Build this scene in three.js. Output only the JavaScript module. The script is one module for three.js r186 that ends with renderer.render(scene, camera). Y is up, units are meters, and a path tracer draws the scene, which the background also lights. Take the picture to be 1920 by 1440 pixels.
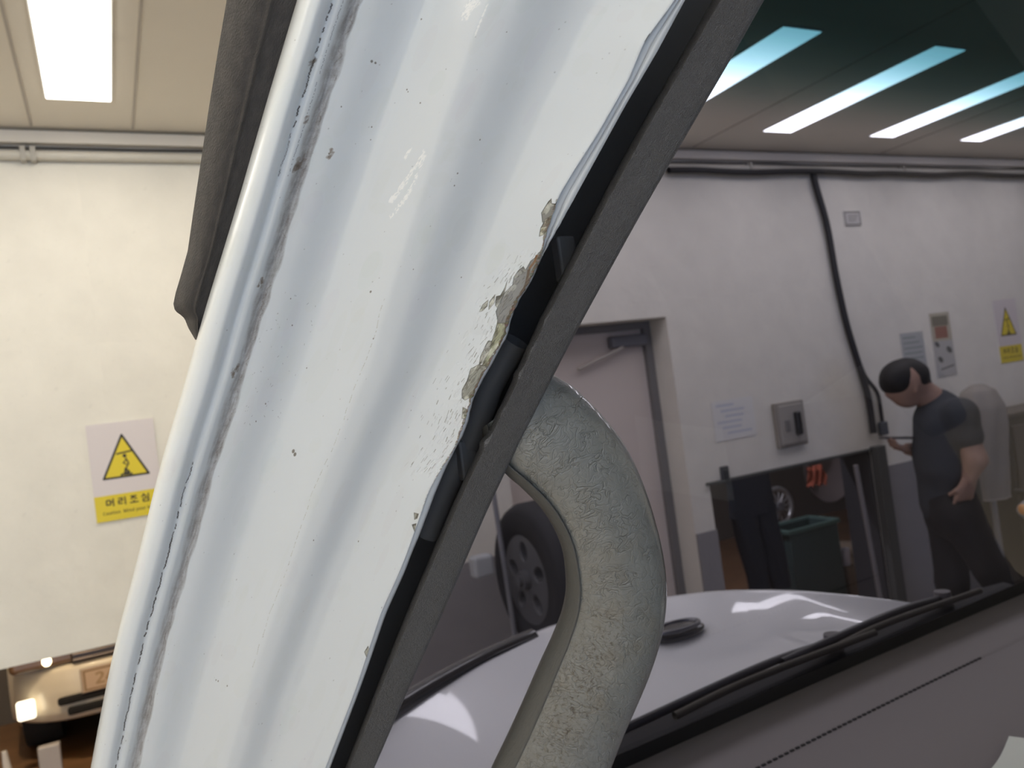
import * as THREE from 'three';
import { RoundedBoxGeometry } from 'three/addons/geometries/RoundedBoxGeometry.js';
import { mergeGeometries } from 'three/addons/utils/BufferGeometryUtils.js';
import { MarchingCubes } from 'three/addons/objects/MarchingCubes.js';
import { RectAreaLightUniformsLib } from 'three/addons/lights/RectAreaLightUniformsLib.js';
import { createNoise2D, createNoise3D } from 'simplex-noise';

// ---------------------------------------------------------------- camera, sky, exposure
const V3 = THREE.Vector3;
const scene = new THREE.Scene();
const FOCAL = 1500, RAD = Math.PI / 180, EYE = new V3(0, 1.62, 0);
const yaw = 26.9 * RAD, pitch = 1.1 * RAD, roll = 7.55 * RAD;
const FWD = new V3(Math.sin(yaw) * Math.cos(pitch), Math.sin(pitch), -Math.cos(yaw) * Math.cos(pitch));
const r0 = new V3().crossVectors(FWD, new V3(0, 1, 0)).normalize(), u0 = new V3().crossVectors(r0, FWD);
const UPV = u0.clone().multiplyScalar(Math.cos(roll)).addScaledVector(r0, Math.sin(roll));
const RIGHT = r0.clone().multiplyScalar(Math.cos(roll)).addScaledVector(u0, -Math.sin(roll));
const camera = new THREE.PerspectiveCamera(2 * Math.atan(720 / FOCAL) / RAD, 1920 / 1440, 0.05, 60);
camera.position.copy(EYE);
camera.quaternion.setFromRotationMatrix(new THREE.Matrix4().makeBasis(RIGHT, UPV, FWD.clone().negate()));
camera.focus = 0.5;
camera.userData.fStop = 12;
scene.add(camera);
scene.background = new THREE.Color().setRGB(0.72, 0.94, 1.30);        // overcast daylight outside the open garage door
scene.backgroundIntensity = 2.5;
const renderer = new THREE.WebGLRenderer({ antialias: true });
renderer.toneMapping = THREE.LinearToneMapping;
renderer.toneMappingExposure = 1.02;
renderer.shadowMap.enabled = true;
RectAreaLightUniformsLib.init();
const LAMP_INTENSITY = 4.6, LAMP_GLOW = 6.0;

// ---------------------------------------------------------------- helpers
let seed = 7;
const rnd = () => { seed = (seed * 1664525 + 1013904223) >>> 0; return seed / 4294967296; };
const n2 = createNoise2D(rnd), n3 = createNoise3D(rnd);
const fbm = (x, y, o = 4) => { let a = 0, k = 0.5; for (let i = 0; i < o; i++) { a += k * n2(x, y); x = x * 2.03 + 7.1; y = y * 2.03 + 3.7; k *= 0.5; } return a; };
const ray = (x, y) => RIGHT.clone().multiplyScalar((x - 960) / FOCAL).addScaledVector(UPV, -(y - 720) / FOCAL).add(FWD);
const at = (x, y, d) => EYE.clone().addScaledVector(ray(x, y), d);
const wp = (x, y, z) => { const r = ray(x, y); return EYE.clone().addScaledVector(r, (z - EYE.z) / r.z); };      // sight line meets a plane parallel to the wall
const hp = (x, y, h) => { const r = ray(x, y); return EYE.clone().addScaledVector(r, (h - EYE.y) / r.y); };      // ... or a level plane
const lerpT = (tab, y) => {                                     // table [[y, value], ...] -> value
  if (y <= tab[0][0]) return tab[0][1] + (tab[1][1] - tab[0][1]) * (y - tab[0][0]) / (tab[1][0] - tab[0][0]);
  for (let i = 1; i < tab.length; i++) if (y <= tab[i][0]) return tab[i - 1][1] + (tab[i][1] - tab[i - 1][1]) * (y - tab[i - 1][0]) / (tab[i][0] - tab[i - 1][0]);
  return tab[tab.length - 1][1];
};
const std = (c, rough = 0.6, o = {}) => new THREE.MeshStandardMaterial({ color: Array.isArray(c) ? new THREE.Color().setRGB(...c) : new THREE.Color(c), roughness: rough, side: THREE.DoubleSide, ...o });
const phy = (c, rough = 0.6, o = {}) => new THREE.MeshPhysicalMaterial({ color: Array.isArray(c) ? new THREE.Color().setRGB(...c) : new THREE.Color(c), roughness: rough, side: THREE.DoubleSide, ...o });
const used = new Map();
const numbered = (n) => { const k = used.get(n) || 0; used.set(n, k + 1); return k ? `${n}_${String(k).padStart(3, '0')}` : n; };
const tag = (o, label, category, group, kind) => { Object.assign(o.userData, { label, category }); if (group) o.userData.group = group; if (kind) o.userData.kind = kind; return o; };
const shade = (m) => { m.castShadow = m.receiveShadow = true; return m; };
function group(name, pos = [0, 0, 0]) { const g = new THREE.Group(); g.name = numbered(name); g.position.set(...(pos.isVector3 ? pos.toArray() : pos)); scene.add(g); return g; }
function part(name, geo, mat, parent, pos) {
  const m = shade(new THREE.Mesh(geo, mat)); m.name = parent ? name : numbered(name);
  if (pos) m.position.set(...pos);
  (parent || scene).add(m);
  return m;
}
const struct = (name, geo, mat, label) => { const m = part(name, geo, mat); m.name = name; m.userData.kind = 'structure'; if (label) tag(m, label, name.split('_')[0]); return m; };
const span = (x0, x1, y0, y1, z0, z1) => new THREE.BoxGeometry(x1 - x0, y1 - y0, z1 - z0).translate((x0 + x1) / 2, (y0 + y1) / 2, (z0 + z1) / 2);
const rbox = (w, h, d, r = 0.005, s = 2) => new RoundedBoxGeometry(w, h, d, s, Math.min(r, w / 2.01, h / 2.01, d / 2.01));
const tube = (pts, r, seg = 40, rs = 8) => new THREE.TubeGeometry(new THREE.CatmullRomCurve3(pts), seg, r, rs, false);
function rod(a, b, r, r2 = r, rs = 12) {
  const d = b.clone().sub(a), g = new THREE.CylinderGeometry(r2, r, d.length(), rs);
  g.applyQuaternion(new THREE.Quaternion().setFromUnitVectors(new V3(0, 1, 0), d.clone().normalize()));
  return g.translate((a.x + b.x) / 2, (a.y + b.y) / 2, (a.z + b.z) / 2);
}
function gridGeo(rows, cols, f, uvf, closed = false) {
  const p = [], uv = [], ix = [];
  for (let i = 0; i < rows; i++) for (let j = 0; j < cols; j++) {
    const v = f(i, j); p.push(v.x, v.y, v.z);
    const t = uvf ? uvf(i, j) : [j / (cols - 1), i / (rows - 1)]; uv.push(t[0], t[1]);
  }
  for (let i = 0; i < rows - 1; i++) for (let j = 0; j < cols - 1; j++) { const a = i * cols + j, b = a + 1, c = a + cols, d = c + 1; ix.push(a, c, b, b, c, d); }
  const g = new THREE.BufferGeometry();
  g.setAttribute('position', new THREE.Float32BufferAttribute(p, 3));
  g.setAttribute('uv', new THREE.Float32BufferAttribute(uv, 2));
  g.setIndex(ix); g.computeVertexNormals();
  if (closed) {                                                 // a ring: first and last column share their normal
    const n = g.attributes.normal;
    for (let i = 0; i < rows; i++) {
      const a = i * cols, b = a + cols - 1, v = new V3(n.getX(a) + n.getX(b), n.getY(a) + n.getY(b), n.getZ(a) + n.getZ(b)).normalize();
      n.setXYZ(a, v.x, v.y, v.z); n.setXYZ(b, v.x, v.y, v.z);
    }
  }
  return g;
}
function canvasTex(w, h, draw, srgb = true) {
  const c = document.createElement('canvas'); c.width = w; c.height = h;
  draw(c.getContext('2d'), w, h);
  const t = new THREE.CanvasTexture(c); if (srgb) t.colorSpace = THREE.SRGBColorSpace;
  t.magFilter = THREE.LinearFilter; t.wrapS = t.wrapT = THREE.ClampToEdgeWrapping;
  return t;
}
function dataTex(w, h, f, srgb = false, repeat = true) {        // f(u, v) -> grey 0..1 or [r, g, b]
  const d = new Uint8Array(w * h * 4);
  for (let j = 0; j < h; j++) for (let i = 0; i < w; i++) {
    const v = f(i / w, j / h), k = (j * w + i) * 4, c = Array.isArray(v) ? v : [v, v, v];
    for (let q = 0; q < 3; q++) d[k + q] = Math.max(0, Math.min(255, c[q] * 255));
    d[k + 3] = 255;
  }
  const t = new THREE.DataTexture(d, w, h); t.magFilter = t.minFilter = THREE.LinearFilter;
  t.wrapS = t.wrapT = repeat ? THREE.RepeatWrapping : THREE.ClampToEdgeWrapping;
  if (srgb) t.colorSpace = THREE.SRGBColorSpace;
  t.needsUpdate = true; return t;
}
const rep = (t, x, y) => { const c = t.clone(); c.repeat.set(x, y); c.needsUpdate = true; return c; };

// ---------------------------------------------------------------- room
const WZ = -3.1, HC = 2.745, X0 = -3, X1 = 7, ZB = 5;
const plasterTex = dataTex(512, 512, (u, v) => { const f = 0.5 + 0.5 * fbm(u * 9, v * 9, 5), q = 0.955 + 0.045 * f - (n2(u * 60, v * 60) > 0.9 ? 0.03 : 0); return [q, q, q]; }, true);
const plasterBump = dataTex(512, 512, (u, v) => 0.5 + 0.3 * fbm(u * 14, v * 14, 5));
const wallMat = std([0.82, 0.775, 0.685], 0.75, { map: rep(plasterTex, 0.5, 0.5), bumpMap: rep(plasterBump, 0.5, 0.5), bumpScale: 0.004 });
const ceilMat = std([0.88, 0.81, 0.70], 0.85, { map: rep(plasterTex, 0.4, 0.4) });
const wainMat = std([0.30, 0.285, 0.285], 0.45, { map: rep(plasterTex, 0.7, 0.7) });
const concTex = dataTex(512, 512, (u, v) => { const f = fbm(u * 6, v * 6, 5); return [0.68 + 0.10 * f, 0.64 + 0.09 * f, 0.58 + 0.08 * f]; }, true);
const floorMat = std(0xffffff, 0.35, { map: rep(concTex, 0.6, 0.6) });
function extr(pts, depth, z) {                                   // outline in x, y; uv stay in metres
  const g = new THREE.ExtrudeGeometry(new THREE.Shape(pts.map(([x, y]) => new THREE.Vector2(x, y))), { depth, bevelEnabled: false });
  return g.translate(0, 0, z);
}
struct('wall_front', extr([[X0, 0], [-1.6, 0], [-1.6, 0.975], [0.3, 0.975], [0.3, 0], [1.5, 0], [1.5, 1.92], [2.45, 1.92], [2.45, 0], [2.575, 0], [2.575, 1.08], [3.725, 1.08], [3.725, 0], [X1, 0], [X1, HC], [X0, HC]], 0.2, WZ - 0.2), wallMat, 'cream plastered workshop wall with low openings');
struct('wall_left', span(X0 - 0.2, X0, 0, HC, WZ, ZB), wallMat, 'cream plastered side wall');
struct('wall_right', span(X1, X1 + 0.2, 0, HC, WZ, ZB), wallMat, 'cream plastered far side wall');
struct('wall_back', extr([[X0, 0], [-2.8, 0], [-2.8, 2.6], [2.6, 2.6], [2.6, 0], [X1, 0], [X1, HC], [X0, HC]], 0.2, ZB), wallMat, 'wall with an open garage doorway');
struct('floor', span(X0 - 0.2, X1 + 0.2, -0.1, 0, -6.2, ZB + 0.2), floorMat, 'smooth brownish grey concrete floor');
struct('ceiling', span(X0 - 0.2, X1 + 0.2, HC, HC + 0.15, WZ - 0.2, ZB + 0.2), ceilMat, 'beige painted ceiling with lamp strips');
const seamMat = std([0.52, 0.47, 0.41], 0.9);
[-0.12, 0.19, 1.5, 2.72, 4.1].forEach((x, i) => struct(`trim_${i + 20}`, span(x - 0.004, x + 0.004, HC - 0.003, HC, WZ + 0.05, ZB), seamMat, 'narrow joint strip between ceiling boards'));
// room behind the wall, seen through the low openings
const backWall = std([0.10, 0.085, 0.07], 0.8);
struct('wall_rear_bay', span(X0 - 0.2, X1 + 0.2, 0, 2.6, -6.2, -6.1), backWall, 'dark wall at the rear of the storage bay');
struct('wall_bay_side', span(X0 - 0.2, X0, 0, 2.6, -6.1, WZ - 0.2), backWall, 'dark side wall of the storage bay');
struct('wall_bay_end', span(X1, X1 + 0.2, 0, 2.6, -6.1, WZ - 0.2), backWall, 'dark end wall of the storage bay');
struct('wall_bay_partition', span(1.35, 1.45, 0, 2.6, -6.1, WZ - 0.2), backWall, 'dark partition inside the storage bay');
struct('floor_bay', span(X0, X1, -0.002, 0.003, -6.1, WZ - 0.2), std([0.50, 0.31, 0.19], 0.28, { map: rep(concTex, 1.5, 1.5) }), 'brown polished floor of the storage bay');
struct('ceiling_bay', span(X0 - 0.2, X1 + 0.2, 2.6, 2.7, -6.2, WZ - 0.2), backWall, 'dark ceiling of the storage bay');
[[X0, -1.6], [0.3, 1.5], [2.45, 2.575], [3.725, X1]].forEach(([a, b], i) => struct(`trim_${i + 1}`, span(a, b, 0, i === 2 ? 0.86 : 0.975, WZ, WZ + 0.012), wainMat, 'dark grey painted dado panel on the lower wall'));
// cornice, conduit and cables
const creamTrim = std([0.78, 0.72, 0.64], 0.6);
struct('trim_10', span(X0, X1, 2.692, 2.733, WZ, WZ + 0.035), creamTrim, 'cream cornice where wall meets ceiling');
const conduit = group('wall_conduit', [0, 2.652, WZ + 0.02]);
part('pipe', rod(new V3(X0, 0, 0), new V3(X1, 0, 0), 0.017), std([0.62, 0.58, 0.5], 0.5), conduit);
for (const x of [-0.155, -0.125, 1.1, 3.1, 4.3]) part('clip', span(x - 0.008, x + 0.008, -0.022, 0.026, -0.02, 0.021), std([0.45, 0.42, 0.37], 0.6), conduit);
tag(conduit, 'cream conduit pipe clipped along the wall under the cornice', 'conduit');
const blackRubber = std([0.022, 0.021, 0.024], 0.55);
{
  const pts = []; for (let x = X0; x <= X1; x += 0.25) pts.push(new V3(x, 2.680 + 0.006 * n2(x * 1.7, 3), WZ + 0.012));
  tag(part('thin_cable', tube(pts, 0.004, 160, 6), std([0.05, 0.04, 0.035], 0.6)), 'thin dark cable running along the cornice above the conduit', 'cable');
  const q = []; for (let x = 2.55; x <= 6.9; x += 0.2) q.push(new V3(x, 2.628 + 0.008 * n2(x * 1.3, 9), WZ + 0.045));
  tag(part('power_cable', tube(q, 0.016, 120, 8), blackRubber), 'thick black cable along the top of the wall above the hanging cable', 'cable');
  const hc = group('hanging_cable'), P = (x, y) => wp(x, y, WZ + 0.022);
  part('cable', tube([P(1525, 326), P(1529, 345), P(1550, 420), P(1568, 520), P(1588, 610), P(1612, 690), P(1628, 745), P(1638, 812)], 0.0175, 60), blackRubber, hc);
  part('branch', tube([P(1604, 660), P(1622, 705), P(1645, 738), P(1652, 775), P(1655, 800)], 0.011, 40), blackRubber, hc);
  const e = P(1656, 803); part('plug', rbox(0.05, 0.075, 0.035, 0.008).translate(e.x, e.y, e.z), std([0.09, 0.1, 0.12], 0.5), hc);
  tag(hc, 'thick black cable hanging down the wall and splitting in two', 'cable');
}
// ceiling lamps: regular strips, rows across the room
{
  const frameMat = std([0.75, 0.72, 0.66], 0.5), glow = std([0.9, 0.9, 0.88], 0.5, { emissive: new THREE.Color().setRGB(1, 0.965, 0.885), emissiveIntensity: LAMP_GLOW });
  const mk = (x, z, label) => {
    const g = group('ceiling_lamp', [x, HC, z]);
    part('frame', new RoundedBoxGeometry(0.192, 0.006, 0.912, 2, 0.002).translate(0, -0.0025, 0), frameMat, g);
    part('diffuser', new RoundedBoxGeometry(0.18, 0.004, 0.90, 2, 0.0015).translate(0, -0.0065, 0), glow, g);
    const l = new THREE.RectAreaLight(new THREE.Color().setRGB(1, 0.91, 0.755), LAMP_INTENSITY, 0.18, 0.90);
    l.position.set(0, -0.011, 0); l.rotation.x = -Math.PI / 2; g.add(l);
    tag(g, label, 'ceiling lamp', 'strip lamps on the ceiling');
  };
  const front = { '-0.72': 'strip ceiling lamp outside the frame, left of the one beside the rubber seal', 0.03: 'white strip ceiling lamp left of the pillar, above the warning sign', 0.78: 'strip ceiling lamp hidden behind the white pillar', 1.53: 'strip ceiling lamp hidden behind the pillar trim', 2.24: 'strip ceiling lamp touching the grey pillar trim, seen through the windshield', 3.03: 'second strip ceiling lamp from the trim, wholly visible through the windshield', 3.78: 'third strip ceiling lamp from the trim, seen through the windshield', 4.53: 'short strip ceiling lamp at the right edge of the windshield view', 5.28: 'strip ceiling lamp far right, beyond the windshield view' };
  for (const [x, l] of Object.entries(front)) mk(Number(x), -2.345, l);
  for (const [x, z] of [[-2.22, -2.345], [-1.47, -2.345], ...[-0.7, 0.7, 2.1, 3.5].flatMap((z) => [-2.22, -1.47, -0.72].map((x) => [x, z])), [3.03, 0.7], [4.53, 0.7], [3.03, 3.5], [4.53, 3.5]]) mk(x, z, 'strip ceiling lamp behind the viewer, out of the picture');
}
// door in its recess
{
  const leaf = std([0.70, 0.61, 0.55], 0.5), fr = std([0.20, 0.19, 0.185], 0.5);
  const d = part('door_1', span(1.54, 2.41, 0.01, 1.885, WZ - 0.205, WZ - 0.165), leaf); d.name = 'door_1'; d.userData = { kind: 'structure', label: 'beige flush door set back in a plastered recess', category: 'door' };
  for (const [a, b, c, e] of [[1.5, 1.54, 0, 1.92], [2.41, 2.45, 0, 1.92], [1.54, 2.41, 1.885, 1.92]]) part('door_frame', span(a, b, c, e, WZ - 0.21, WZ - 0.135), fr, d);
  const k = new V3(2.33, 1.83, WZ - 0.14);
  part('door_closer', rbox(0.22, 0.06, 0.05, 0.012).translate(k.x - 0.02, k.y, k.z), std([0.16, 0.16, 0.18], 0.4), d);
  part('closer_arm', rod(new V3(2.26, 1.80, WZ - 0.12), new V3(2.0, 1.72, WZ - 0.135), 0.009), std([0.5, 0.45, 0.4], 0.4), d);
  part('door_handle', rod(new V3(1.62, 1.0, WZ - 0.11), new V3(1.74, 1.0, WZ - 0.11), 0.011), std([0.5, 0.5, 0.5], 0.3, { metalness: 1 }), d);
}

// ---------------------------------------------------------------- signs and fittings on the wall
function hangulStrokes(c, x, y, s) {                             // four syllable blocks drawn stroke by stroke, each in a box of side s
  const L = (...p) => { c.beginPath(); for (let i = 0; i < p.length; i += 2) (i ? c.lineTo : c.moveTo).call(c, x + p[i] * s, y + p[i + 1] * s); c.stroke(); };
  L(0.08, 0.2, 0.5, 0.2, 0.5, 0.75, 0.08, 0.75, 0.08, 0.2); L(0.84, 0.02, 0.84, 1); L(0.58, 0.45, 0.84, 0.45); x += s * 1.35;
  L(0.06, 0.14, 0.52, 0.14, 0.52, 0.44, 0.08, 0.44, 0.08, 0.78, 0.56, 0.78); L(0.84, 0, 0.84, 1); x += s * 1.35;
  L(0.12, 0.1, 0.84, 0.1); L(0.5, 0.1, 0.14, 0.5); L(0.46, 0.26, 0.84, 0.5); L(0.48, 0.58, 0.48, 0.86); L(0, 0.88, 1, 0.88); x += s * 1.35;
  L(0.36, 0.0, 0.06, 0.42); L(0.34, 0.14, 0.62, 0.42); L(0.84, 0, 0.84, 0.5); L(0.2, 0.6, 0.84, 0.6, 0.84, 0.96, 0.2, 0.96, 0.2, 0.6);
}
const warnTex = canvasTex(512, 800, (c, w, h) => {
  c.fillStyle = '#d9cfcd'; c.fillRect(0, 0, w, h);
  c.fillStyle = '#ddc62c'; c.fillRect(0, 590, w, 210);
  c.lineJoin = 'round'; c.beginPath(); c.moveTo(258, 110); c.lineTo(430, 455); c.lineTo(88, 455); c.closePath(); c.fillStyle = '#dfc82b'; c.fill(); c.lineWidth = 17; c.strokeStyle = '#231d14'; c.stroke();
  c.strokeStyle = c.fillStyle = '#2a2214'; c.lineCap = 'round';
  c.lineWidth = 13; c.beginPath(); c.moveTo(206, 262); c.lineTo(316, 250); c.stroke();                       // beam over a bent figure
  c.beginPath(); c.arc(262, 284, 15, 0, 7); c.fill();
  c.lineWidth = 12; c.beginPath(); c.moveTo(268, 306); c.lineTo(286, 350); c.lineTo(258, 395); c.stroke();
  c.lineWidth = 9; c.beginPath(); c.moveTo(272, 316); c.lineTo(246, 342); c.lineTo(268, 356); c.stroke();
  c.lineWidth = 15; c.beginPath(); c.moveTo(258, 392); c.lineTo(284, 420); c.lineTo(222, 438); c.moveTo(258, 392); c.lineTo(248, 436); c.lineTo(300, 438); c.stroke();
  c.strokeStyle = '#3a3012'; c.lineWidth = 11; c.lineCap = 'butt'; hangulStrokes(c, 82, 618, 66);
  c.font = 'bold 36px sans-serif'; c.fillStyle = '#4a3f12'; c.fillText('Caution  Mind your head', 50, 748, 420);
});
function wallSheet(name, x, y, w, h, mat, label, cat, tilt = 0, t = 0.004) {
  const g = new THREE.BoxGeometry(w, h, t), m = part(name, g, Array.isArray(mat) ? mat : mat);
  m.position.set(x, y, WZ + t / 2 + 0.001); m.rotation.z = tilt; tag(m, label, cat); return m;
}
const paperEdge = std([0.75, 0.73, 0.7], 0.7);
const faced = (tex, rough = 0.45) => { const f = std(0xffffff, rough, { map: tex }); return [paperEdge, paperEdge, paperEdge, paperEdge, f, paperEdge]; };
wallSheet('warning_sign', 0.036, 1.555, 0.212, 0.335, faced(warnTex), 'yellow and white head hazard sign on cream wall left of the pillar', 'sign', 0.0);
wallSheet('warning_sign', 5.12, 1.64, 0.235, 0.40, faced(warnTex), 'yellow hazard sign at the right edge, behind the man seen through the windshield', 'sign', 0);
const lines = (base, ink, n, head) => canvasTex(256, 320, (c, w, h) => {
  c.fillStyle = base; c.fillRect(0, 0, w, h);
  if (head) { c.fillStyle = head; c.fillRect(18, 20, w - 36, 120); }
  c.fillStyle = ink; let s = 3; for (let i = 0; i < n; i++) { s = (s * 16807) % 2147483647; c.fillRect(26, (head ? 160 : 34) + i * (head ? 22 : 290 / n), 120 + (s % 90), head ? 9 : 12); }
});
wallSheet('notice_sheet', 4.20, 1.585, 0.20, 0.235, faced(lines('#b3b4b2', '#8f9694', 7)), 'plain grey printed notice on the wall above the man, left of the poster', 'notice');
const posterTex = canvasTex(256, 448, (c, w, h) => {
  c.fillStyle = '#b6ae9c'; c.fillRect(0, 0, w, h); c.fillStyle = '#7a7568'; c.fillRect(26, 24, 200, 70); c.fillStyle = '#95665a'; c.fillRect(46, 98, 160, 84);
  c.fillStyle = '#b5b3b0'; c.fillRect(0, 200, w, 248); c.fillStyle = '#4f5357';
  for (const [x, y, r] of [[52, 222, 30], [196, 268, 36], [70, 330, 32]]) { c.beginPath(); c.ellipse(x, y, r, r * 0.6, 0.4, 0, 7); c.fill(); }
  c.lineWidth = 12; c.strokeStyle = '#6e6a6c'; c.beginPath(); c.moveTo(60, 400); c.lineTo(230, 380); c.stroke();
});
wallSheet('wall_poster', 4.47, 1.61, 0.185, 0.38, faced(posterTex), 'narrow beige and grey poster on the wall above the man', 'poster', 0);
{
  const p = wp(1597, 410, WZ);
  wallSheet('label_plate', p.x, p.y, 0.135, 0.085, faced(canvasTex(256, 160, (c, w, h) => { c.fillStyle = '#c4c0bb'; c.fillRect(0, 0, w, h); c.strokeStyle = '#77736f'; c.lineWidth = 14; c.strokeRect(14, 14, w - 28, h - 28); c.fillStyle = '#88847f'; for (let i = 0; i < 3; i++) c.fillRect(60, 48 + i * 26, 150 - i * 20, 10); })), 'small outlined label plate high on the wall beside the hanging cable', 'label', 0, 0.006);
  const f = wp(1376, 785, WZ);
  wallSheet('faded_notice', f.x, f.y, 0.27, 0.20, faced(canvasTex(256, 200, (c, w, h) => { c.fillStyle = '#e3e0db'; c.fillRect(0, 0, w, h); c.fillStyle = '#c6c9d2'; for (let i = 0; i < 6; i++) c.fillRect(24 + (i % 3) * 26, 20 + i * 28, 110 + (i * 37) % 70, 12); })), 'faded notice with pale blue writing between door and switch panel', 'notice', 0, 0.002);
  const b = wp(1477, 795, WZ), sw = group('switch_panel', [b.x, b.y, WZ]);
  part('plate', rbox(0.205, 0.235, 0.028, 0.008).translate(0, 0, 0.015), std([0.30, 0.27, 0.235], 0.45), sw);
  part('rim', rbox(0.175, 0.205, 0.012, 0.006).translate(0, 0, 0.030), std([0.36, 0.335, 0.30], 0.45), sw);
  part('lever', rbox(0.034, 0.12, 0.03, 0.008).translate(0.028, 0, 0.046), std([0.02, 0.02, 0.022], 0.4), sw);
  part('key_slot', rbox(0.028, 0.06, 0.012, 0.004).translate(-0.04, -0.005, 0.037), std([0.2, 0.19, 0.18], 0.4), sw);
  tag(sw, 'grey metal switch panel with a black lever on the wall', 'switch panel');
  const s = wp(1357, 890, WZ), wsw = group('wall_socket', [s.x, s.y, WZ]);
  part('plate', rbox(0.05, 0.085, 0.016, 0.006).translate(0, 0, 0.009), std([0.035, 0.035, 0.045], 0.4), wsw);
  part('rocker', rbox(0.024, 0.045, 0.012, 0.004).translate(0, 0, 0.021), std([0.02, 0.02, 0.025], 0.35), wsw);
  tag(wsw, 'small black wall switch just above the dark storage opening', 'switch');
}
// frame of the dark storage opening
{
  const m = std([0.075, 0.078, 0.075], 0.5), fr = group('opening_frame', [3.15, 0, WZ]);
  part('frame_post', rbox(0.075, 1.1, 0.05, 0.006).translate(0.61, 0.55, 0.025), m, fr);
  part('frame_post', rbox(0.02, 1.08, 0.2, 0.006).translate(0.565, 0.54, -0.1), std([0.03, 0.03, 0.034], 0.6), fr);
  part('top_rail', rbox(1.18, 0.014, 0.02, 0.004).translate(-0.01, 1.085, 0.01), m, fr);
  tag(fr, 'dark grey frame round the dark storage opening', 'frame');
}

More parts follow.
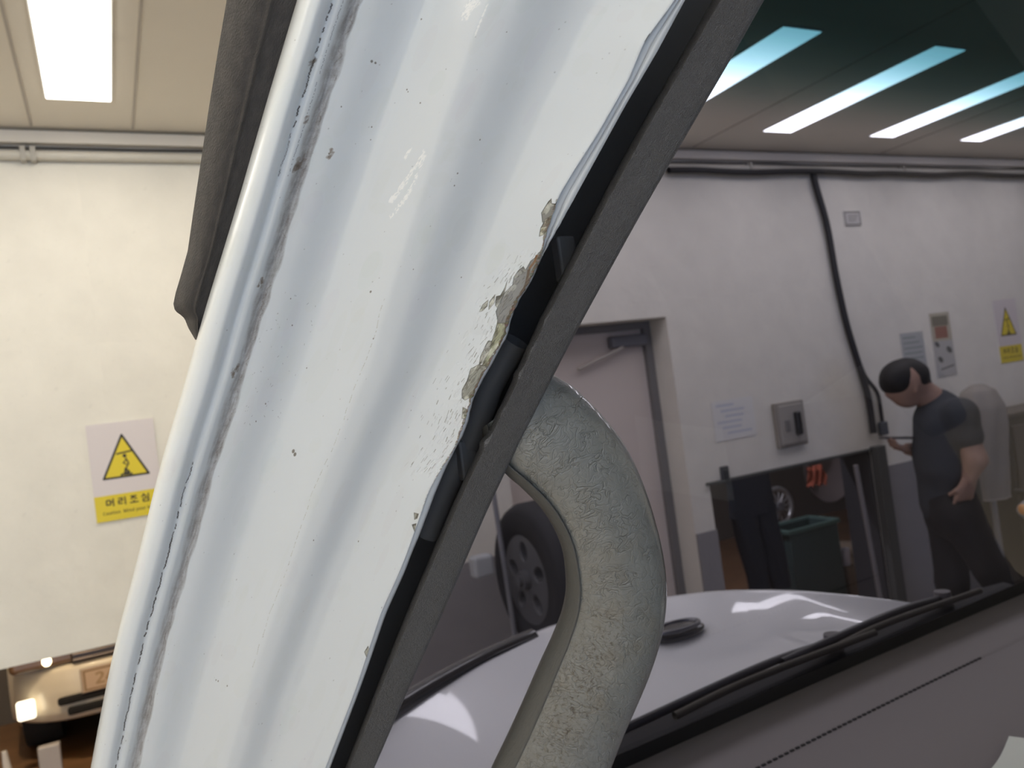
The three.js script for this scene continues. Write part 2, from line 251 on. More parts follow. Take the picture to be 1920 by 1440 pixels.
// ---------------------------------------------------------------- storage bay, right: things behind the opening
{
  const Z = -4.15, floorAt = (p) => new V3(p.x, 0, p.z);
  const cloth = std([0.022, 0.026, 0.034], 0.95);
  // hanging work trousers
  const tr = group('work_trousers', wp(1405, 915, -3.75)), leg = (x0, x1, dx) => gridGeo(24, 17, (i, j) => {
    const t = i / 23, a = j / 16 * Math.PI * 2, w = (x1 - x0) / 2 * (1 - 0.3 * t), fold = 1 + 0.08 * Math.sin(a * 5 + t * 6 + dx * 9);
    return new V3((x0 + x1) / 2 + dx * t + Math.cos(a) * w * fold, -0.12 - t * 0.52, Math.sin(a) * 0.055 * fold);
  }, null, true);
  part('trouser_leg', leg(-0.17, 0.02, 0.05), cloth, tr); part('trouser_leg', leg(-0.01, 0.18, 0.06), cloth, tr);
  part('waist', gridGeo(10, 25, (i, j) => { const t = i / 9, a = j / 24 * Math.PI * 2; return new V3(Math.cos(a) * (0.16 + 0.02 * t), 0.2 - t * 0.36, Math.sin(a) * 0.06 * (0.7 + 0.3 * t)); }, null, true), cloth, tr);
  part('hanger_hook', tube([new V3(0, 0.2, 0), new V3(0, 0.3, 0), new V3(0.03, 0.34, 0), new V3(0.05, 0.31, 0)], 0.006, 20), std([0.3, 0.3, 0.3], 0.4), tr);
  part('hanger_rod', rod(new V3(0.05, 0.31, 0), new V3(0.05, 2.6 - tr.position.y, 0), 0.005), std([0.3, 0.3, 0.3], 0.4), tr);
  tag(tr, 'dark work trousers hanging at the left of the storage opening', 'trousers');
  // ribbed wheel on a stand
  const wc = wp(1458, 950, Z - 0.4), wh = group('chrome_wheel', [wc.x, 0, wc.z]);
  const wm = std([0.42, 0.42, 0.42], 0.35, { metalness: 0.7 }), R = 0.135;
  part('rim', new THREE.TorusGeometry(R, 0.02, 10, 40).translate(0, wc.y, 0), wm, wh);
  for (let k = 0; k < 14; k++) { const a = k / 14 * Math.PI * 2; part('spoke', rod(new V3(0.025 * Math.cos(a), wc.y + 0.025 * Math.sin(a), 0.015), new V3(R * Math.cos(a), wc.y + R * Math.sin(a), 0), 0.0065), wm, wh); }
  part('hub', new THREE.CylinderGeometry(0.034, 0.034, 0.05, 20).rotateX(Math.PI / 2).translate(0, wc.y, 0.01), std([0.12, 0.12, 0.13], 0.5), wh);
  part('stand', rod(new V3(0, 0, -0.03), new V3(0, wc.y, -0.03), 0.018), std([0.06, 0.06, 0.06], 0.5), wh);
  part('foot', new THREE.CylinderGeometry(0.12, 0.14, 0.03, 28).translate(0, 0.015, -0.03), std([0.06, 0.06, 0.06], 0.5), wh);
  tag(wh, 'small chrome spoked wheel on a stand in the storage opening', 'wheel');
  const oc = wp(1441, 966, Z - 0.2), ob = group('orange_bottle', [oc.x, oc.y - 0.09, oc.z]);
  part('body', new THREE.LatheGeometry([[0, 0], [0.034, 0.002], [0.036, 0.02], [0.034, 0.11], [0.016, 0.14], [0.014, 0.155], [0, 0.156]].map((p) => new THREE.Vector2(...p)), 24), std([0.62, 0.10, 0.02], 0.4), ob);
  part('cap', new THREE.CylinderGeometry(0.017, 0.017, 0.025, 18).translate(0, 0.167, 0), std([0.35, 0.06, 0.02], 0.5), ob);
  tag(ob, 'orange bottle beside the chrome wheel', 'bottle');
  const shelf = group('bottle_shelf', [oc.x, 0, oc.z]);
  part('top', rbox(0.13, 0.02, 0.12, 0.004).translate(0, oc.y - 0.1, 0), std([0.05, 0.05, 0.055], 0.6), shelf);
  for (const [a, b] of [[-1, -1], [1, -1], [-1, 1], [1, 1]]) part('leg', rod(new V3(a * 0.05, 0, b * 0.045), new V3(a * 0.05, oc.y - 0.11, b * 0.045), 0.009), std([0.05, 0.05, 0.055], 0.6), shelf);
  tag(shelf, 'small dark stand under the orange bottle', 'stand');
  // round basin hung on the rear
  const bc = wp(1555, 880, Z - 0.35), ba = group('round_basin', [bc.x, bc.y, bc.z]);
  part('bowl', new THREE.LatheGeometry([[0, 0.09], [0.10, 0.085], [0.20, 0.05], [0.25, 0], [0.262, 0], [0.21, 0.06], [0.11, 0.1], [0, 0.105]].map((p) => new THREE.Vector2(...p)), 48).rotateX(-Math.PI / 2), std([0.15, 0.125, 0.12], 0.5), ba);
  part('cord', rod(new V3(0, 0.25, 0), new V3(0, 2.6 - bc.y, 0), 0.005), std([0.2, 0.19, 0.17], 0.7), ba);
  tag(ba, 'large dull brown round basin hanging at the top of the storage opening', 'basin');
  const rc = wp(1530, 890, Z - 0.1), rg = group('red_rag', [rc.x, rc.y, rc.z]);
  part('cloth', gridGeo(14, 20, (i, j) => new V3((j / 19 - 0.5) * 0.17, 0.06 - i / 13 * 0.14 + 0.01 * Math.sin(j), 0.02 * Math.sin(j * 0.9 + i * 0.4)), null), std([0.30, 0.07, 0.035], 0.9), rg);
  part('line', rod(new V3(-0.07, 0.06, 0), new V3(-0.07, 2.6 - rc.y, 0), 0.003), std([0.2, 0.19, 0.17], 0.7), rg);
  tag(rg, 'rust red rag hanging in front of the round basin', 'rag');
  // green crate
  const g0 = wp(1450, 1000, Z + 0.25), g1 = wp(1540, 989, Z + 0.25), gw = g1.x - g0.x, gh = g0.y + 0.02, green = std([0.045, 0.075, 0.07], 0.5), cr = group('green_crate', [(g0.x + g1.x) / 2, 0, Z + 0.27]);
  for (const [w, h, d, x, y, z] of [[gw, gh, 0.02, 0, gh / 2, 0.11], [gw, gh, 0.02, 0, gh / 2, -0.11], [0.02, gh, 0.2, -gw / 2 + 0.01, gh / 2, 0], [0.02, gh, 0.2, gw / 2 - 0.01, gh / 2, 0], [gw - 0.04, 0.02, 0.2, 0, 0.012, 0]]) part('panel', rbox(w, h, d, 0.004).translate(x, y, z), green, cr);
  for (const z of [0.125, -0.125]) part('rim', rbox(gw + 0.03, 0.03, 0.02, 0.006).translate(0, gh - 0.005, z), std([0.08, 0.14, 0.12], 0.45), cr);
  for (const x of [-1, 1]) part('rim', rbox(0.02, 0.03, 0.25, 0.006).translate(x * (gw / 2 + 0.006), gh - 0.005, 0), std([0.08, 0.14, 0.12], 0.45), cr);
  tag(cr, 'dark green plastic crate in the storage opening', 'crate');
  // brown stool and white cup, pole with round foot
  const sc = wp(1576, 1020, Z + 0.05), st = group('padded_stool', [sc.x, 0, sc.z]), tan = std([0.20, 0.155, 0.105], 0.8);
  part('cushion', new THREE.LatheGeometry([[0, 0], [0.11, 0], [0.135, 0.03], [0.14, sc.y * 0.5], [0.13, sc.y * 0.9], [0.1, sc.y], [0, sc.y]].map((p) => new THREE.Vector2(...p)), 32), tan, st);
  part('piping', new THREE.TorusGeometry(0.138, 0.006, 8, 36).rotateX(Math.PI / 2).translate(0, sc.y * 0.85, 0), std([0.15, 0.11, 0.07], 0.8), st);
  tag(st, 'brown rounded stool behind the pole in the storage opening', 'stool');
  const cc = wp(1585, 1044, Z + 0.30), cp = group('white_cup', [cc.x, 0, cc.z]);
  part('cup', new THREE.LatheGeometry([[0, 0], [0.026, 0], [0.034, 0.11], [0.031, 0.11], [0.024, 0.006], [0, 0.006]].map((p) => new THREE.Vector2(...p)), 24).translate(0, cc.y - 0.055, 0), std([0.62, 0.62, 0.7], 0.5), cp);
  part('box', rbox(0.09, cc.y - 0.057, 0.09, 0.006).translate(0, (cc.y - 0.057) / 2 + 0.001, 0), std([0.17, 0.13, 0.09], 0.8), cp);
  tag(cp, 'white cup on a small brown box in front of the stool', 'cup');
  const pt = wp(1604, 872, -2.93), pf = wp(1662, 1166, -2.93), po = group('stand_pole', [pf.x, 0, pf.z]);
  part('pole', rod(new V3(0, 0.03, 0), new V3(pt.x - pf.x, pt.y, 0), 0.013), std([0.22, 0.20, 0.20], 0.5), po);
  part('foot', new THREE.LatheGeometry([[0, 0.035], [0.05, 0.03], [0.11, 0.016], [0.12, 0], [0, 0]].map((p) => new THREE.Vector2(...p)), 36), std([0.40, 0.40, 0.38], 0.4), po);
  tag(po, 'grey pole on a round foot standing before the storage opening', 'stand');
}
{
  const lamp = group('bay_lamp', [3.0, 2.6, -3.9]);
  part('shade', new THREE.LatheGeometry([[0.02, 0], [0.05, -0.03], [0.14, -0.12]].map((p) => new THREE.Vector2(...p)), 32), std([0.1, 0.1, 0.1], 0.5), lamp);
  part('bulb', new THREE.SphereGeometry(0.04, 20, 14).translate(0, -0.12, 0), std([1, 0.95, 0.9], 0.4, { emissive: new THREE.Color().setRGB(1, 0.95, 0.9), emissiveIntensity: 6 }), lamp);
  const pl = new THREE.PointLight(new THREE.Color().setRGB(1, 0.95, 0.9), 11); pl.position.set(0, -0.12, 0); pl.castShadow = true; pl.shadow.radius = 2; lamp.add(pl);
  tag(lamp, 'bulb lamp on the storage bay ceiling above the green crate', 'lamp');
}
// ---------------------------------------------------------------- storage bay, left: white parked car seen below the wall edge
{
  const FZ = -4.9, P = (x, y) => wp(x, y, FZ);
  const creamPaint = phy([0.72, 0.64, 0.50], 0.3, { clearcoat: 1, clearcoatRoughness: 0.08 }), blk = std([0.008, 0.007, 0.007], 0.9);
  const car = group('parked_car', [0.05, 0, FZ]), loc = (v) => v.sub(car.position);
  const hl = loc(P(30, 1265)), top = 0.62, L = -0.68, Rr = 0.76;
  const sect = [[0.235, -0.16], [0.25, -0.03], [0.3, 0.0], [0.4, 0.012], [0.46, 0.008], [0.52, -0.004], [0.537, -0.03]];   // bumper: height, bulge
  part('bumper', gridGeo(sect.length * 4 - 3, 61, (i, j) => {
    const t = i / 4, a = Math.min(sect.length - 2, Math.floor(t)), f = t - a, y = sect[a][0] * (1 - f) + sect[a + 1][0] * f, b = sect[a][1] * (1 - f) + sect[a + 1][1] * f;
    const s = j / 60 * 2 - 1, x = L + (Rr - L) * j / 60; return new V3(x, y, b - 0.30 * Math.pow(Math.abs(s), 5));
  }), creamPaint, car);
  part('hood', gridGeo(20, 41, (i, j) => { const s = j / 40 * 2 - 1, t = i / 19; return new V3(L + (Rr - L) * (j / 40), 0.70 + 0.25 * Math.sqrt(t) - 0.05 * s * s, -0.04 - t * 0.9 - 0.25 * Math.pow(Math.abs(s), 5)); }), creamPaint, car);
  for (const s of [-1, 1]) {
    const hx = s < 0 ? -0.49 : 0.57, h = part('headlamp', rbox(0.31, 0.15, 0.1, 0.03, 4).translate(hx, 0.615, -0.085), phy([0.16, 0.09, 0.05], 0.12, { clearcoat: 1 }), car);
    part('reflector_lamp', new THREE.SphereGeometry(0.022, 20, 14).scale(1, 1.15, 0.5).translate(hx - 0.02 * s, 0.58, -0.034), std([1, 0.95, 0.8], 0.3, { emissive: new THREE.Color().setRGB(1, 0.86, 0.55), emissiveIntensity: 5 }), h);
    const f = part('fog_lamp', rbox(0.085, 0.10, 0.03, 0.02, 3).translate(s < 0 ? -0.588 : 0.668, 0.352, s < 0 ? -0.06 : -0.065), std([1, 0.95, 0.85], 0.4, { emissive: new THREE.Color().setRGB(1, 0.9, 0.68), emissiveIntensity: 2.2 }), car);
    f.rotation.y = 0;
  }
  part('grille', rbox(0.80, 0.15, 0.05, 0.012).translate(0.04, 0.615, -0.045), std([0.10, 0.075, 0.06], 0.25, { metalness: 0.6 }), car);
  for (const y of [0.56, 0.59, 0.62]) part('grille_bar', rbox(0.78, 0.008, 0.02, 0.003).translate(0.04, y, -0.012), std([0.25, 0.2, 0.16], 0.3, { metalness: 0.8 }), car);
  part('badge', rbox(0.16, 0.065, 0.02, 0.012).translate(-0.02, 0.575, -0.004), blk, car);
  for (const [y, w, x] of [[0.366, 0.98, 0.05], [0.306, 0.92, 0.06]]) part('intake_slot', rbox(w, 0.042, 0.03, 0.014, 3).translate(x, y, 0.004), blk, car);
  const plate = part('licence_plate', rbox(0.50, 0.125, 0.014, 0.004), [0, 1, 2, 3, 5].reduce((a) => a, std([0.42, 0.33, 0.25], 0.5)), car, [-0.075, 0.448, 0.022]);
  const pTex = canvasTex(512, 128, (c, w, h) => { c.fillStyle = '#c3a88c'; c.fillRect(0, 0, w, h); c.strokeStyle = '#8c7150'; c.lineWidth = 10; c.strokeRect(10, 10, w - 20, h - 20); c.fillStyle = '#a08561'; c.font = 'bold 96px sans-serif'; c.fillText('24', 60, 98); c.fillText('0', 220, 98); c.fillText('24', 330, 98); });
  part('plate_face', new THREE.PlaneGeometry(0.48, 0.115).translate(0, 0, 0.0085), std(0xffffff, 0.5, { map: pTex }), plate);
  part('undertray', span(-0.52, 0.60, 0.2, 0.27, -0.9, -0.22), std([0.01, 0.009, 0.008], 0.95), car);
  for (const s of [-1, 1]) {
    const w = part('front_wheel', new THREE.CylinderGeometry(0.3, 0.3, 0.18, 36).rotateZ(Math.PI / 2).translate(s < 0 ? -0.56 : 0.64, 0.3, -0.66), std([0.02, 0.02, 0.02], 0.8), car);
    part('wheel_rim', new THREE.TorusGeometry(0.17, 0.03, 10, 32).rotateY(Math.PI / 2).translate((s < 0 ? -0.56 : 0.64) + s * 0.09, 0.3, -0.66), std([0.5, 0.5, 0.5], 0.3, { metalness: 0.9 }), w);
    part('fender', gridGeo(12, 12, (i, j) => new V3((s < 0 ? L + 0.005 : Rr - 0.005), 0.28 + i / 11 * 0.55, -0.30 - j / 11 * 0.85), null), creamPaint, car);
  }
  part('cabin', extr([[-0.62, 0.85], [0.70, 0.85], [0.55, 1.4], [-0.47, 1.4]], 0.14, -1.13), std([0.04, 0.04, 0.045], 0.1), car);
  tag(car, 'white parked car with lit fog lamp below the wall edge, bottom left', 'car');
  const s1 = group('jack_stand', [wp(12, 1400, -4.72).x, 0, -4.72]), s2m = std([0.62, 0.60, 0.58], 0.5);
  part('post', rod(new V3(0, 0.02, 0), new V3(-0.012, 0.245, 0), 0.032, 0.012), s2m, s1); part('foot', rbox(0.13, 0.02, 0.13, 0.005).translate(0, 0.01, 0), s2m, s1);
  tag(s1, 'white tapered jack stand at the left end of the parked car', 'stand');
  const s2 = group('jack_stand', [wp(90, 1385, -4.8).x, 0, -4.8]);
  part('post', rbox(0.1, 0.19, 0.05, 0.008).translate(0, 0.1, 0), std([0.42, 0.40, 0.40], 0.5), s2); part('foot', rbox(0.16, 0.02, 0.1, 0.005).translate(0, 0.01, 0), s2m, s2);
  tag(s2, 'pale square jack stand under the middle of the parked car bumper', 'stand');
  const lamp = group('bay_lamp', [-0.5, 2.6, -3.75]);
  part('shade', new THREE.LatheGeometry([[0.02, 0], [0.05, -0.03], [0.14, -0.12]].map((p) => new THREE.Vector2(...p)), 32), std([0.1, 0.1, 0.1], 0.5), lamp);
  part('bulb', new THREE.SphereGeometry(0.04, 20, 14).translate(0, -0.12, 0), std([1, 0.9, 0.7], 0.4, { emissive: new THREE.Color().setRGB(1, 0.78, 0.5), emissiveIntensity: 8 }), lamp);
  const pl = new THREE.PointLight(new THREE.Color().setRGB(1, 0.80, 0.55), 10); pl.position.set(0, -0.12, 0); pl.castShadow = true; pl.shadow.radius = 2; lamp.add(pl);
  tag(lamp, 'warm bulb lamp on the storage bay ceiling above the parked car', 'lamp');
}
// ---------------------------------------------------------------- wheel on its stand, left of the door
{
  const c = wp(1022, 1078, -2.72), w = group('tyre_stand', [c.x, 0, c.z]), R = 0.285, rubber = std([0.022, 0.022, 0.026], 0.75), alloy = std([0.13, 0.13, 0.14], 0.5, { metalness: 0.3 });
  const ax = new V3(0, c.y, 0), prof = [[0.17, -0.085], [0.25, -0.09], [R - 0.012, -0.075], [R, -0.05], [R, 0.05], [R - 0.012, 0.075], [0.25, 0.09], [0.17, 0.085], [0.165, 0], [0.17, -0.085]];
  part('tyre', new THREE.LatheGeometry(prof.map((p) => new THREE.Vector2(...p)), 56).rotateZ(Math.PI / 2).translate(...ax.toArray()), rubber, w);
  const sh = new THREE.Shape(); sh.absarc(0, 0, 0.172, 0, Math.PI * 2);
  for (let k = 0; k < 5; k++) { const a = k / 5 * Math.PI * 2 + 0.3, h = new THREE.Path(); h.absellipse(0.105 * Math.cos(a), 0.105 * Math.sin(a), 0.042, 0.033, 0, Math.PI * 2, false, a); sh.holes.push(h); }
  const disc = part('alloy_disc', new THREE.ExtrudeGeometry(sh, { depth: 0.03, bevelSize: 0.006, bevelThickness: 0.006, bevelSegments: 2, curveSegments: 24 }).rotateY(-Math.PI / 2).translate(-0.045, c.y, 0), alloy, w);
  part('hub_cap', new THREE.CylinderGeometry(0.035, 0.04, 0.03, 24).rotateZ(Math.PI / 2).translate(-0.09, c.y, 0), alloy, disc);
  part('axle', rod(new V3(-0.12, c.y, 0), new V3(0.16, c.y, 0), 0.02), alloy, w);
  const p0 = wp(946, 925, -2.72).sub(w.position), p1 = wp(976, 1060, -2.72).sub(w.position);
  part('guide_rod', rod(p0.clone().setZ(-0.1), new V3(p1.x, 0.05, -0.1), 0.010), std([0.24, 0.24, 0.26], 0.5), w);
  part('post', rbox(0.09, c.y - 0.02, 0.09, 0.01).translate(0.15, (c.y - 0.02) / 2 + 0.02, 0), std([0.07, 0.07, 0.075], 0.5), w);
  part('foot', rbox(0.55, 0.04, 0.4, 0.012).translate(0.05, 0.02, 0), std([0.07, 0.07, 0.075], 0.5), w);
  const tr = wp(920, 1066, -2.72).sub(w.position);
  part('tray', rbox(0.085, 0.085, 0.06, 0.015).translate(tr.x, tr.y, -0.08), std([0.42, 0.43, 0.44], 0.5), w);
  tag(w, 'car wheel mounted on a stand, seen between trim and grab handle', 'wheel stand');
}
// ---------------------------------------------------------------- right edge: covered fan, brown cabinet, scooter
{
  const D = 4.35, b = at(1842, 800, D), fan = group('covered_fan', [b.x, 0, b.z]), tan = std([0.30, 0.275, 0.25], 0.9);
  const prof = [[0.0, 0.255], [0.04, 0.25], [0.10, 0.215], [0.14, 0.13], [0.145, 0.03], [0.135, -0.10], [0.115, -0.24], [0.10, -0.36], [0.105, -0.37]];
  part('cloth_cover', gridGeo(40, 49, (i, j) => {
    const t = i / 39 * (prof.length - 1), a = Math.min(prof.length - 2, Math.floor(t)), f = t - a, r = prof[a][0] * (1 - f) + prof[a + 1][0] * f, y = prof[a][1] * (1 - f) + prof[a + 1][1] * f, A = j / 48 * Math.PI * 2;
    const k = 1 + 0.05 * Math.sin(A * 7 + y * 12) * Math.min(1, i / 12); return new V3(Math.cos(A) * r * k * 1.0, b.y - 0.02 + y, Math.sin(A) * r * 0.75 * k);
  }, null, true), tan, fan);
  part('pole', rod(new V3(0, 0.03, 0), new V3(0, b.y - 0.2, 0), 0.016), std([0.35, 0.34, 0.33], 0.4), fan);
  part('foot', new THREE.LatheGeometry([[0, 0.045], [0.06, 0.04], [0.18, 0.02], [0.19, 0], [0, 0]].map((p) => new THREE.Vector2(...p)), 40), std([0.55, 0.53, 0.50], 0.4), fan);
  tag(fan, 'standing fan under a beige cloth cover, behind the man', 'fan');
  const c0 = wp(1872, 778, WZ + 0.25), cab = group('brown_cabinet', [c0.x + 0.45, 0, WZ + 0.16]), brown = std([0.105, 0.09, 0.075], 0.5);
  part('body', rbox(0.9, c0.y - 0.02, 0.27, 0.008).translate(0, (c0.y - 0.02) / 2, 0), brown, cab);
  part('top', rbox(0.93, 0.025, 0.29, 0.006).translate(0, c0.y - 0.01, 0.0), std([0.14, 0.12, 0.10], 0.5), cab);
  for (const s of [-1, 1]) { const d = part('cabinet_door', rbox(0.42, c0.y - 0.12, 0.018, 0.006).translate(s * 0.22, (c0.y - 0.02) / 2, 0.142), std([0.12, 0.10, 0.085], 0.5), cab); part('knob', new THREE.SphereGeometry(0.012, 12, 10).translate(s * 0.04, c0.y * 0.55, 0.158), std([0.4, 0.38, 0.33], 0.3), d); }
  tag(cab, 'dark brown cabinet against the wall at the right edge', 'cabinet');
  const f = at(1916, 945, 3.25), sc = group('white_scooter', [f.x, 0, f.z]), wht = phy([0.42, 0.43, 0.43], 0.3, { clearcoat: 0.6 }), dk = std([0.035, 0.034, 0.036], 0.5);
  sc.rotation.y = -0.45;
  const wy = f.y - 0.30;
  part('front_wheel', new THREE.TorusGeometry(0.19, 0.05, 14, 40).translate(0, 0.24, 0), dk, sc);
  part('wheel_disc', new THREE.CylinderGeometry(0.14, 0.14, 0.04, 28).rotateX(Math.PI / 2).translate(0, 0.24, 0), std([0.3, 0.3, 0.3], 0.4, { metalness: 0.6 }), sc);
  part('fork', rod(new V3(0, 0.24, 0.06), new V3(0.16, 0.8, 0.05), 0.018), dk, sc);
  part('fork', rod(new V3(0, 0.24, -0.06), new V3(0.16, 0.8, -0.05), 0.018), dk, sc);
  part('front_fairing', gridGeo(18, 25, (i, j) => { const t = i / 17, a = (j / 24 - 0.5) * Math.PI; return new V3(0.10 + 0.22 * t * 0.4 - Math.cos(a) * 0.13 * Math.sin(Math.PI * (0.12 + 0.8 * t)), f.y - 0.05 + t * 0.12 - 0.04, Math.sin(a) * 0.16 * Math.sin(Math.PI * (0.15 + 0.7 * t))); }), wht, sc);
  part('indicator', new THREE.SphereGeometry(0.022, 16, 12).scale(0.7, 1, 1).translate(-0.05, f.y - 0.005, 0.08), std([0.75, 0.36, 0.12], 0.3), sc);
  part('leg_shield', rbox(0.06, 0.5, 0.36, 0.025, 3).translate(0.2, f.y - 0.27, 0), dk, sc);
  part('footboard', rbox(0.5, 0.06, 0.3, 0.02).translate(0.45, 0.25, 0), dk, sc);
  part('seat', rbox(0.6, 0.12, 0.26, 0.05, 4).translate(0.85, 0.72, 0), dk, sc);
  part('body', rbox(0.55, 0.4, 0.26, 0.06, 4).translate(0.9, 0.46, 0), wht, sc);
  part('rear_wheel', new THREE.TorusGeometry(0.19, 0.05, 14, 40).translate(1.1, 0.24, 0), dk, sc);
  part('handlebar', rod(new V3(0.16, f.y + 0.0, -0.28), new V3(0.16, f.y + 0.0, 0.28), 0.012), dk, sc);
  tag(sc, 'white scooter front with an orange indicator at the right edge', 'scooter');
}

// ---------------------------------------------------------------- the man
function sdfMesh(bones, cell, grow = 0, blend = 0.03) {          // bones [a, b, ra, rb]: smooth union of tapered capsules
  const lo = new V3(1e9, 1e9, 1e9), hi = lo.clone().negate();
  for (const [a, b, ra, rb] of bones) for (const [p, r] of [[a, ra], [b, rb]]) { lo.min(p.clone().subScalar(r + grow + cell * 3)); hi.max(p.clone().addScalar(r + grow + cell * 3)); }
  const size = Math.max(hi.x - lo.x, hi.y - lo.y, hi.z - lo.z), N = Math.max(16, Math.min(170, Math.ceil(size / cell))), mid = lo.clone().add(hi).multiplyScalar(0.5), half = size / 2;
  const mc = new MarchingCubes(N, new THREE.MeshStandardMaterial(), false, false, 400000);
  mc.isolation = 0;
  const d = bones.map(([a, b]) => b.clone().sub(a)), dd = d.map((v) => Math.max(1e-9, v.lengthSq())), p = new V3(), q = new V3();
  for (let k = 0; k < N; k++) for (let j = 0; j < N; j++) for (let i = 0; i < N; i++) {
    p.set((i - N / 2) / (N / 2) * half + mid.x, (j - N / 2) / (N / 2) * half + mid.y, (k - N / 2) / (N / 2) * half + mid.z);
    let v = 1e9;
    for (let n = 0; n < bones.length; n++) {
      q.copy(p).sub(bones[n][0]); const t = Math.max(0, Math.min(1, q.dot(d[n]) / dd[n])); q.addScaledVector(d[n], -t);
      const e = q.length() - (bones[n][2] + (bones[n][3] - bones[n][2]) * t) - grow;
      const B = bones[n][4] ?? blend, h = Math.max(B - Math.abs(v - e), 0) / B; v = Math.min(v, e) - h * h * B * 0.25;
    }
    mc.field[i + j * N + k * N * N] = -v;
  }
  mc.update();
  const n = mc.count, g = new THREE.BufferGeometry(), pos = new Float32Array(n * 3);
  for (let i = 0; i < n; i++) { pos[i * 3] = mc.positionArray[i * 3] * half + mid.x; pos[i * 3 + 1] = mc.positionArray[i * 3 + 1] * half + mid.y; pos[i * 3 + 2] = mc.positionArray[i * 3 + 2] * half + mid.z; }
  g.setAttribute('position', new THREE.BufferAttribute(pos, 3));
  g.setAttribute('normal', new THREE.BufferAttribute(new Float32Array(mc.normalArray.slice(0, n * 3)), 3));
  return g;
}
{
  const D = 3.85, J = (x, y, o = 0) => at(x, y, D + o), man = group('person');
  const floorFoot = (x, y, o) => { const v = J(x, y, o); v.y = 0.085; return v; };
  const hip1 = J(1778, 962, 0.08), hip2 = J(1795, 962, -0.08), knee1 = J(1785, 1092, 0.07), knee2 = J(1856, 1066, -0.10);
  const an1 = floorFoot(1803, 1230, 0.06), an2 = floorFoot(1935, 1195, -0.1), face = RIGHT.clone().setY(0).normalize().negate();
  const sh1 = J(1757, 778, 0.15), sh2 = J(1800, 778, -0.16), el1 = J(1748, 850, 0.2), el2 = J(1829, 862, -0.2), wr1 = J(1703, 842, 0.08), wr2 = J(1817, 900, -0.18);
  const head = J(1696, 712), chin = J(1704, 748), nose = J(1670, 738), neck0 = J(1722, 728), neck1 = J(1758, 758);
  const skin = std([0.40, 0.245, 0.185], 0.55), shirtM = std([0.045, 0.05, 0.06], 0.9), trM = std([0.014, 0.013, 0.014], 0.9), hairM = std([0.012, 0.010, 0.010], 0.7);
  const torso = [[sh1, sh2, 0.07, 0.07], [J(1768, 790), J(1770, 850), 0.125, 0.128], [J(1766, 800, 0.06), J(1770, 870, 0.05), 0.11, 0.115], [J(1770, 800, -0.06), J(1773, 870, -0.05), 0.11, 0.115], [J(1770, 850), J(1782, 940), 0.125, 0.13]];
  const legs = [[hip1, knee1, 0.092, 0.065], [knee1, an1, 0.062, 0.042], [hip2, knee2, 0.092, 0.065], [knee2, an2, 0.062, 0.042], [hip1, hip2, 0.10, 0.10], [J(1780, 930), J(1788, 965), 0.125, 0.11]];
  const feet = [an1, an2].flatMap((a) => [[a.clone().setY(0.055), a.clone().addScaledVector(face, 0.16).setY(0.035), 0.05, 0.034]]);
  const finger = (base, dir, bend, len, r = 0.0085) => { const m = base.clone().addScaledVector(dir, len * 0.5), e = m.clone().addScaledVector(dir.clone().addScaledVector(bend, 0.7).normalize(), len * 0.5); return [[base, m, r, r * 0.95, 0.008], [m, e, r * 0.95, r * 0.8, 0.008]]; };
  const hand = (w, dir, side, bend) => {
    const out = [], pal = w.clone().addScaledVector(dir, 0.055);
    for (const k of [-1.5, -0.5, 0.5, 1.5]) out.push([w.clone().addScaledVector(side, k * 0.012), pal.clone().addScaledVector(side, k * 0.021).addScaledVector(dir, 0.03), 0.018, 0.0125, 0.012]);
    [-1.5, -0.5, 0.5, 1.5].forEach((k, i) => out.push(...finger(pal.clone().addScaledVector(side, k * 0.0215).addScaledVector(dir, 0.035), dir.clone().addScaledVector(bend, 0.25).normalize(), bend, [0.062, 0.074, 0.078, 0.068][i])));
    const tb = w.clone().addScaledVector(dir, 0.025).addScaledVector(side, 0.028);
    out.push(...finger(tb, dir.clone().addScaledVector(side, 0.8).normalize(), bend, 0.065, 0.0105));
    return out;
  };
  const up = new V3(0, 1, 0), toCam = FWD.clone().setY(0).normalize().negate();
  const handF = hand(wr1, wr1.clone().sub(el1).normalize(), toCam, up), handN = hand(wr2, wr2.clone().sub(el2).normalize(), face, toCam.clone().negate());
  const headB = [[head, head, 0.098, 0.098], [head.clone().addScaledVector(face, 0.015), chin, 0.082, 0.04], [neck0, neck1, 0.058, 0.068], [nose, nose.clone().addScaledVector(face, 0.012), 0.016, 0.011, 0.015]];
  headB.push([J(1685, 733), J(1692, 743), 0.05, 0.044]);
  const ear = J(1716, 722, -0.083);
  headB.push([ear, ear.clone().addScaledVector(up, -0.03), 0.013, 0.009, 0.006]);
  const arms = [[sh1, el1, 0.055, 0.045], [el1, wr1, 0.045, 0.03], [sh2, el2, 0.057, 0.046], [el2, wr2, 0.046, 0.031]];
  const b1 = sdfMesh([...torso.map((b) => [b[0], b[1], b[2] - 0.012, b[3] - 0.012]), ...arms, ...legs.map((b) => [b[0], b[1], b[2] - 0.012, b[3] - 0.012]), headB[2]], 0.012);
  const body = part('body', mergeGeometries([b1, sdfMesh(headB, 0.0042, 0, 0.035), sdfMesh(handF, 0.0032, 0, 0.01), sdfMesh(handN, 0.0032, 0, 0.01)]), skin, man);
  const eyeM = std([0.03, 0.02, 0.02], 0.3);
  for (const o of [-0.04, 0.04]) part('eye', new THREE.SphereGeometry(0.011, 12, 8).translate(...J(1668, 731, o * 0.8).addScaledVector(face, 0.0).toArray()), eyeM, man);
  part('mouth', rod(J(1684, 752, -0.018), J(1684, 752, 0.018), 0.006), std([0.30, 0.13, 0.11], 0.6), man);
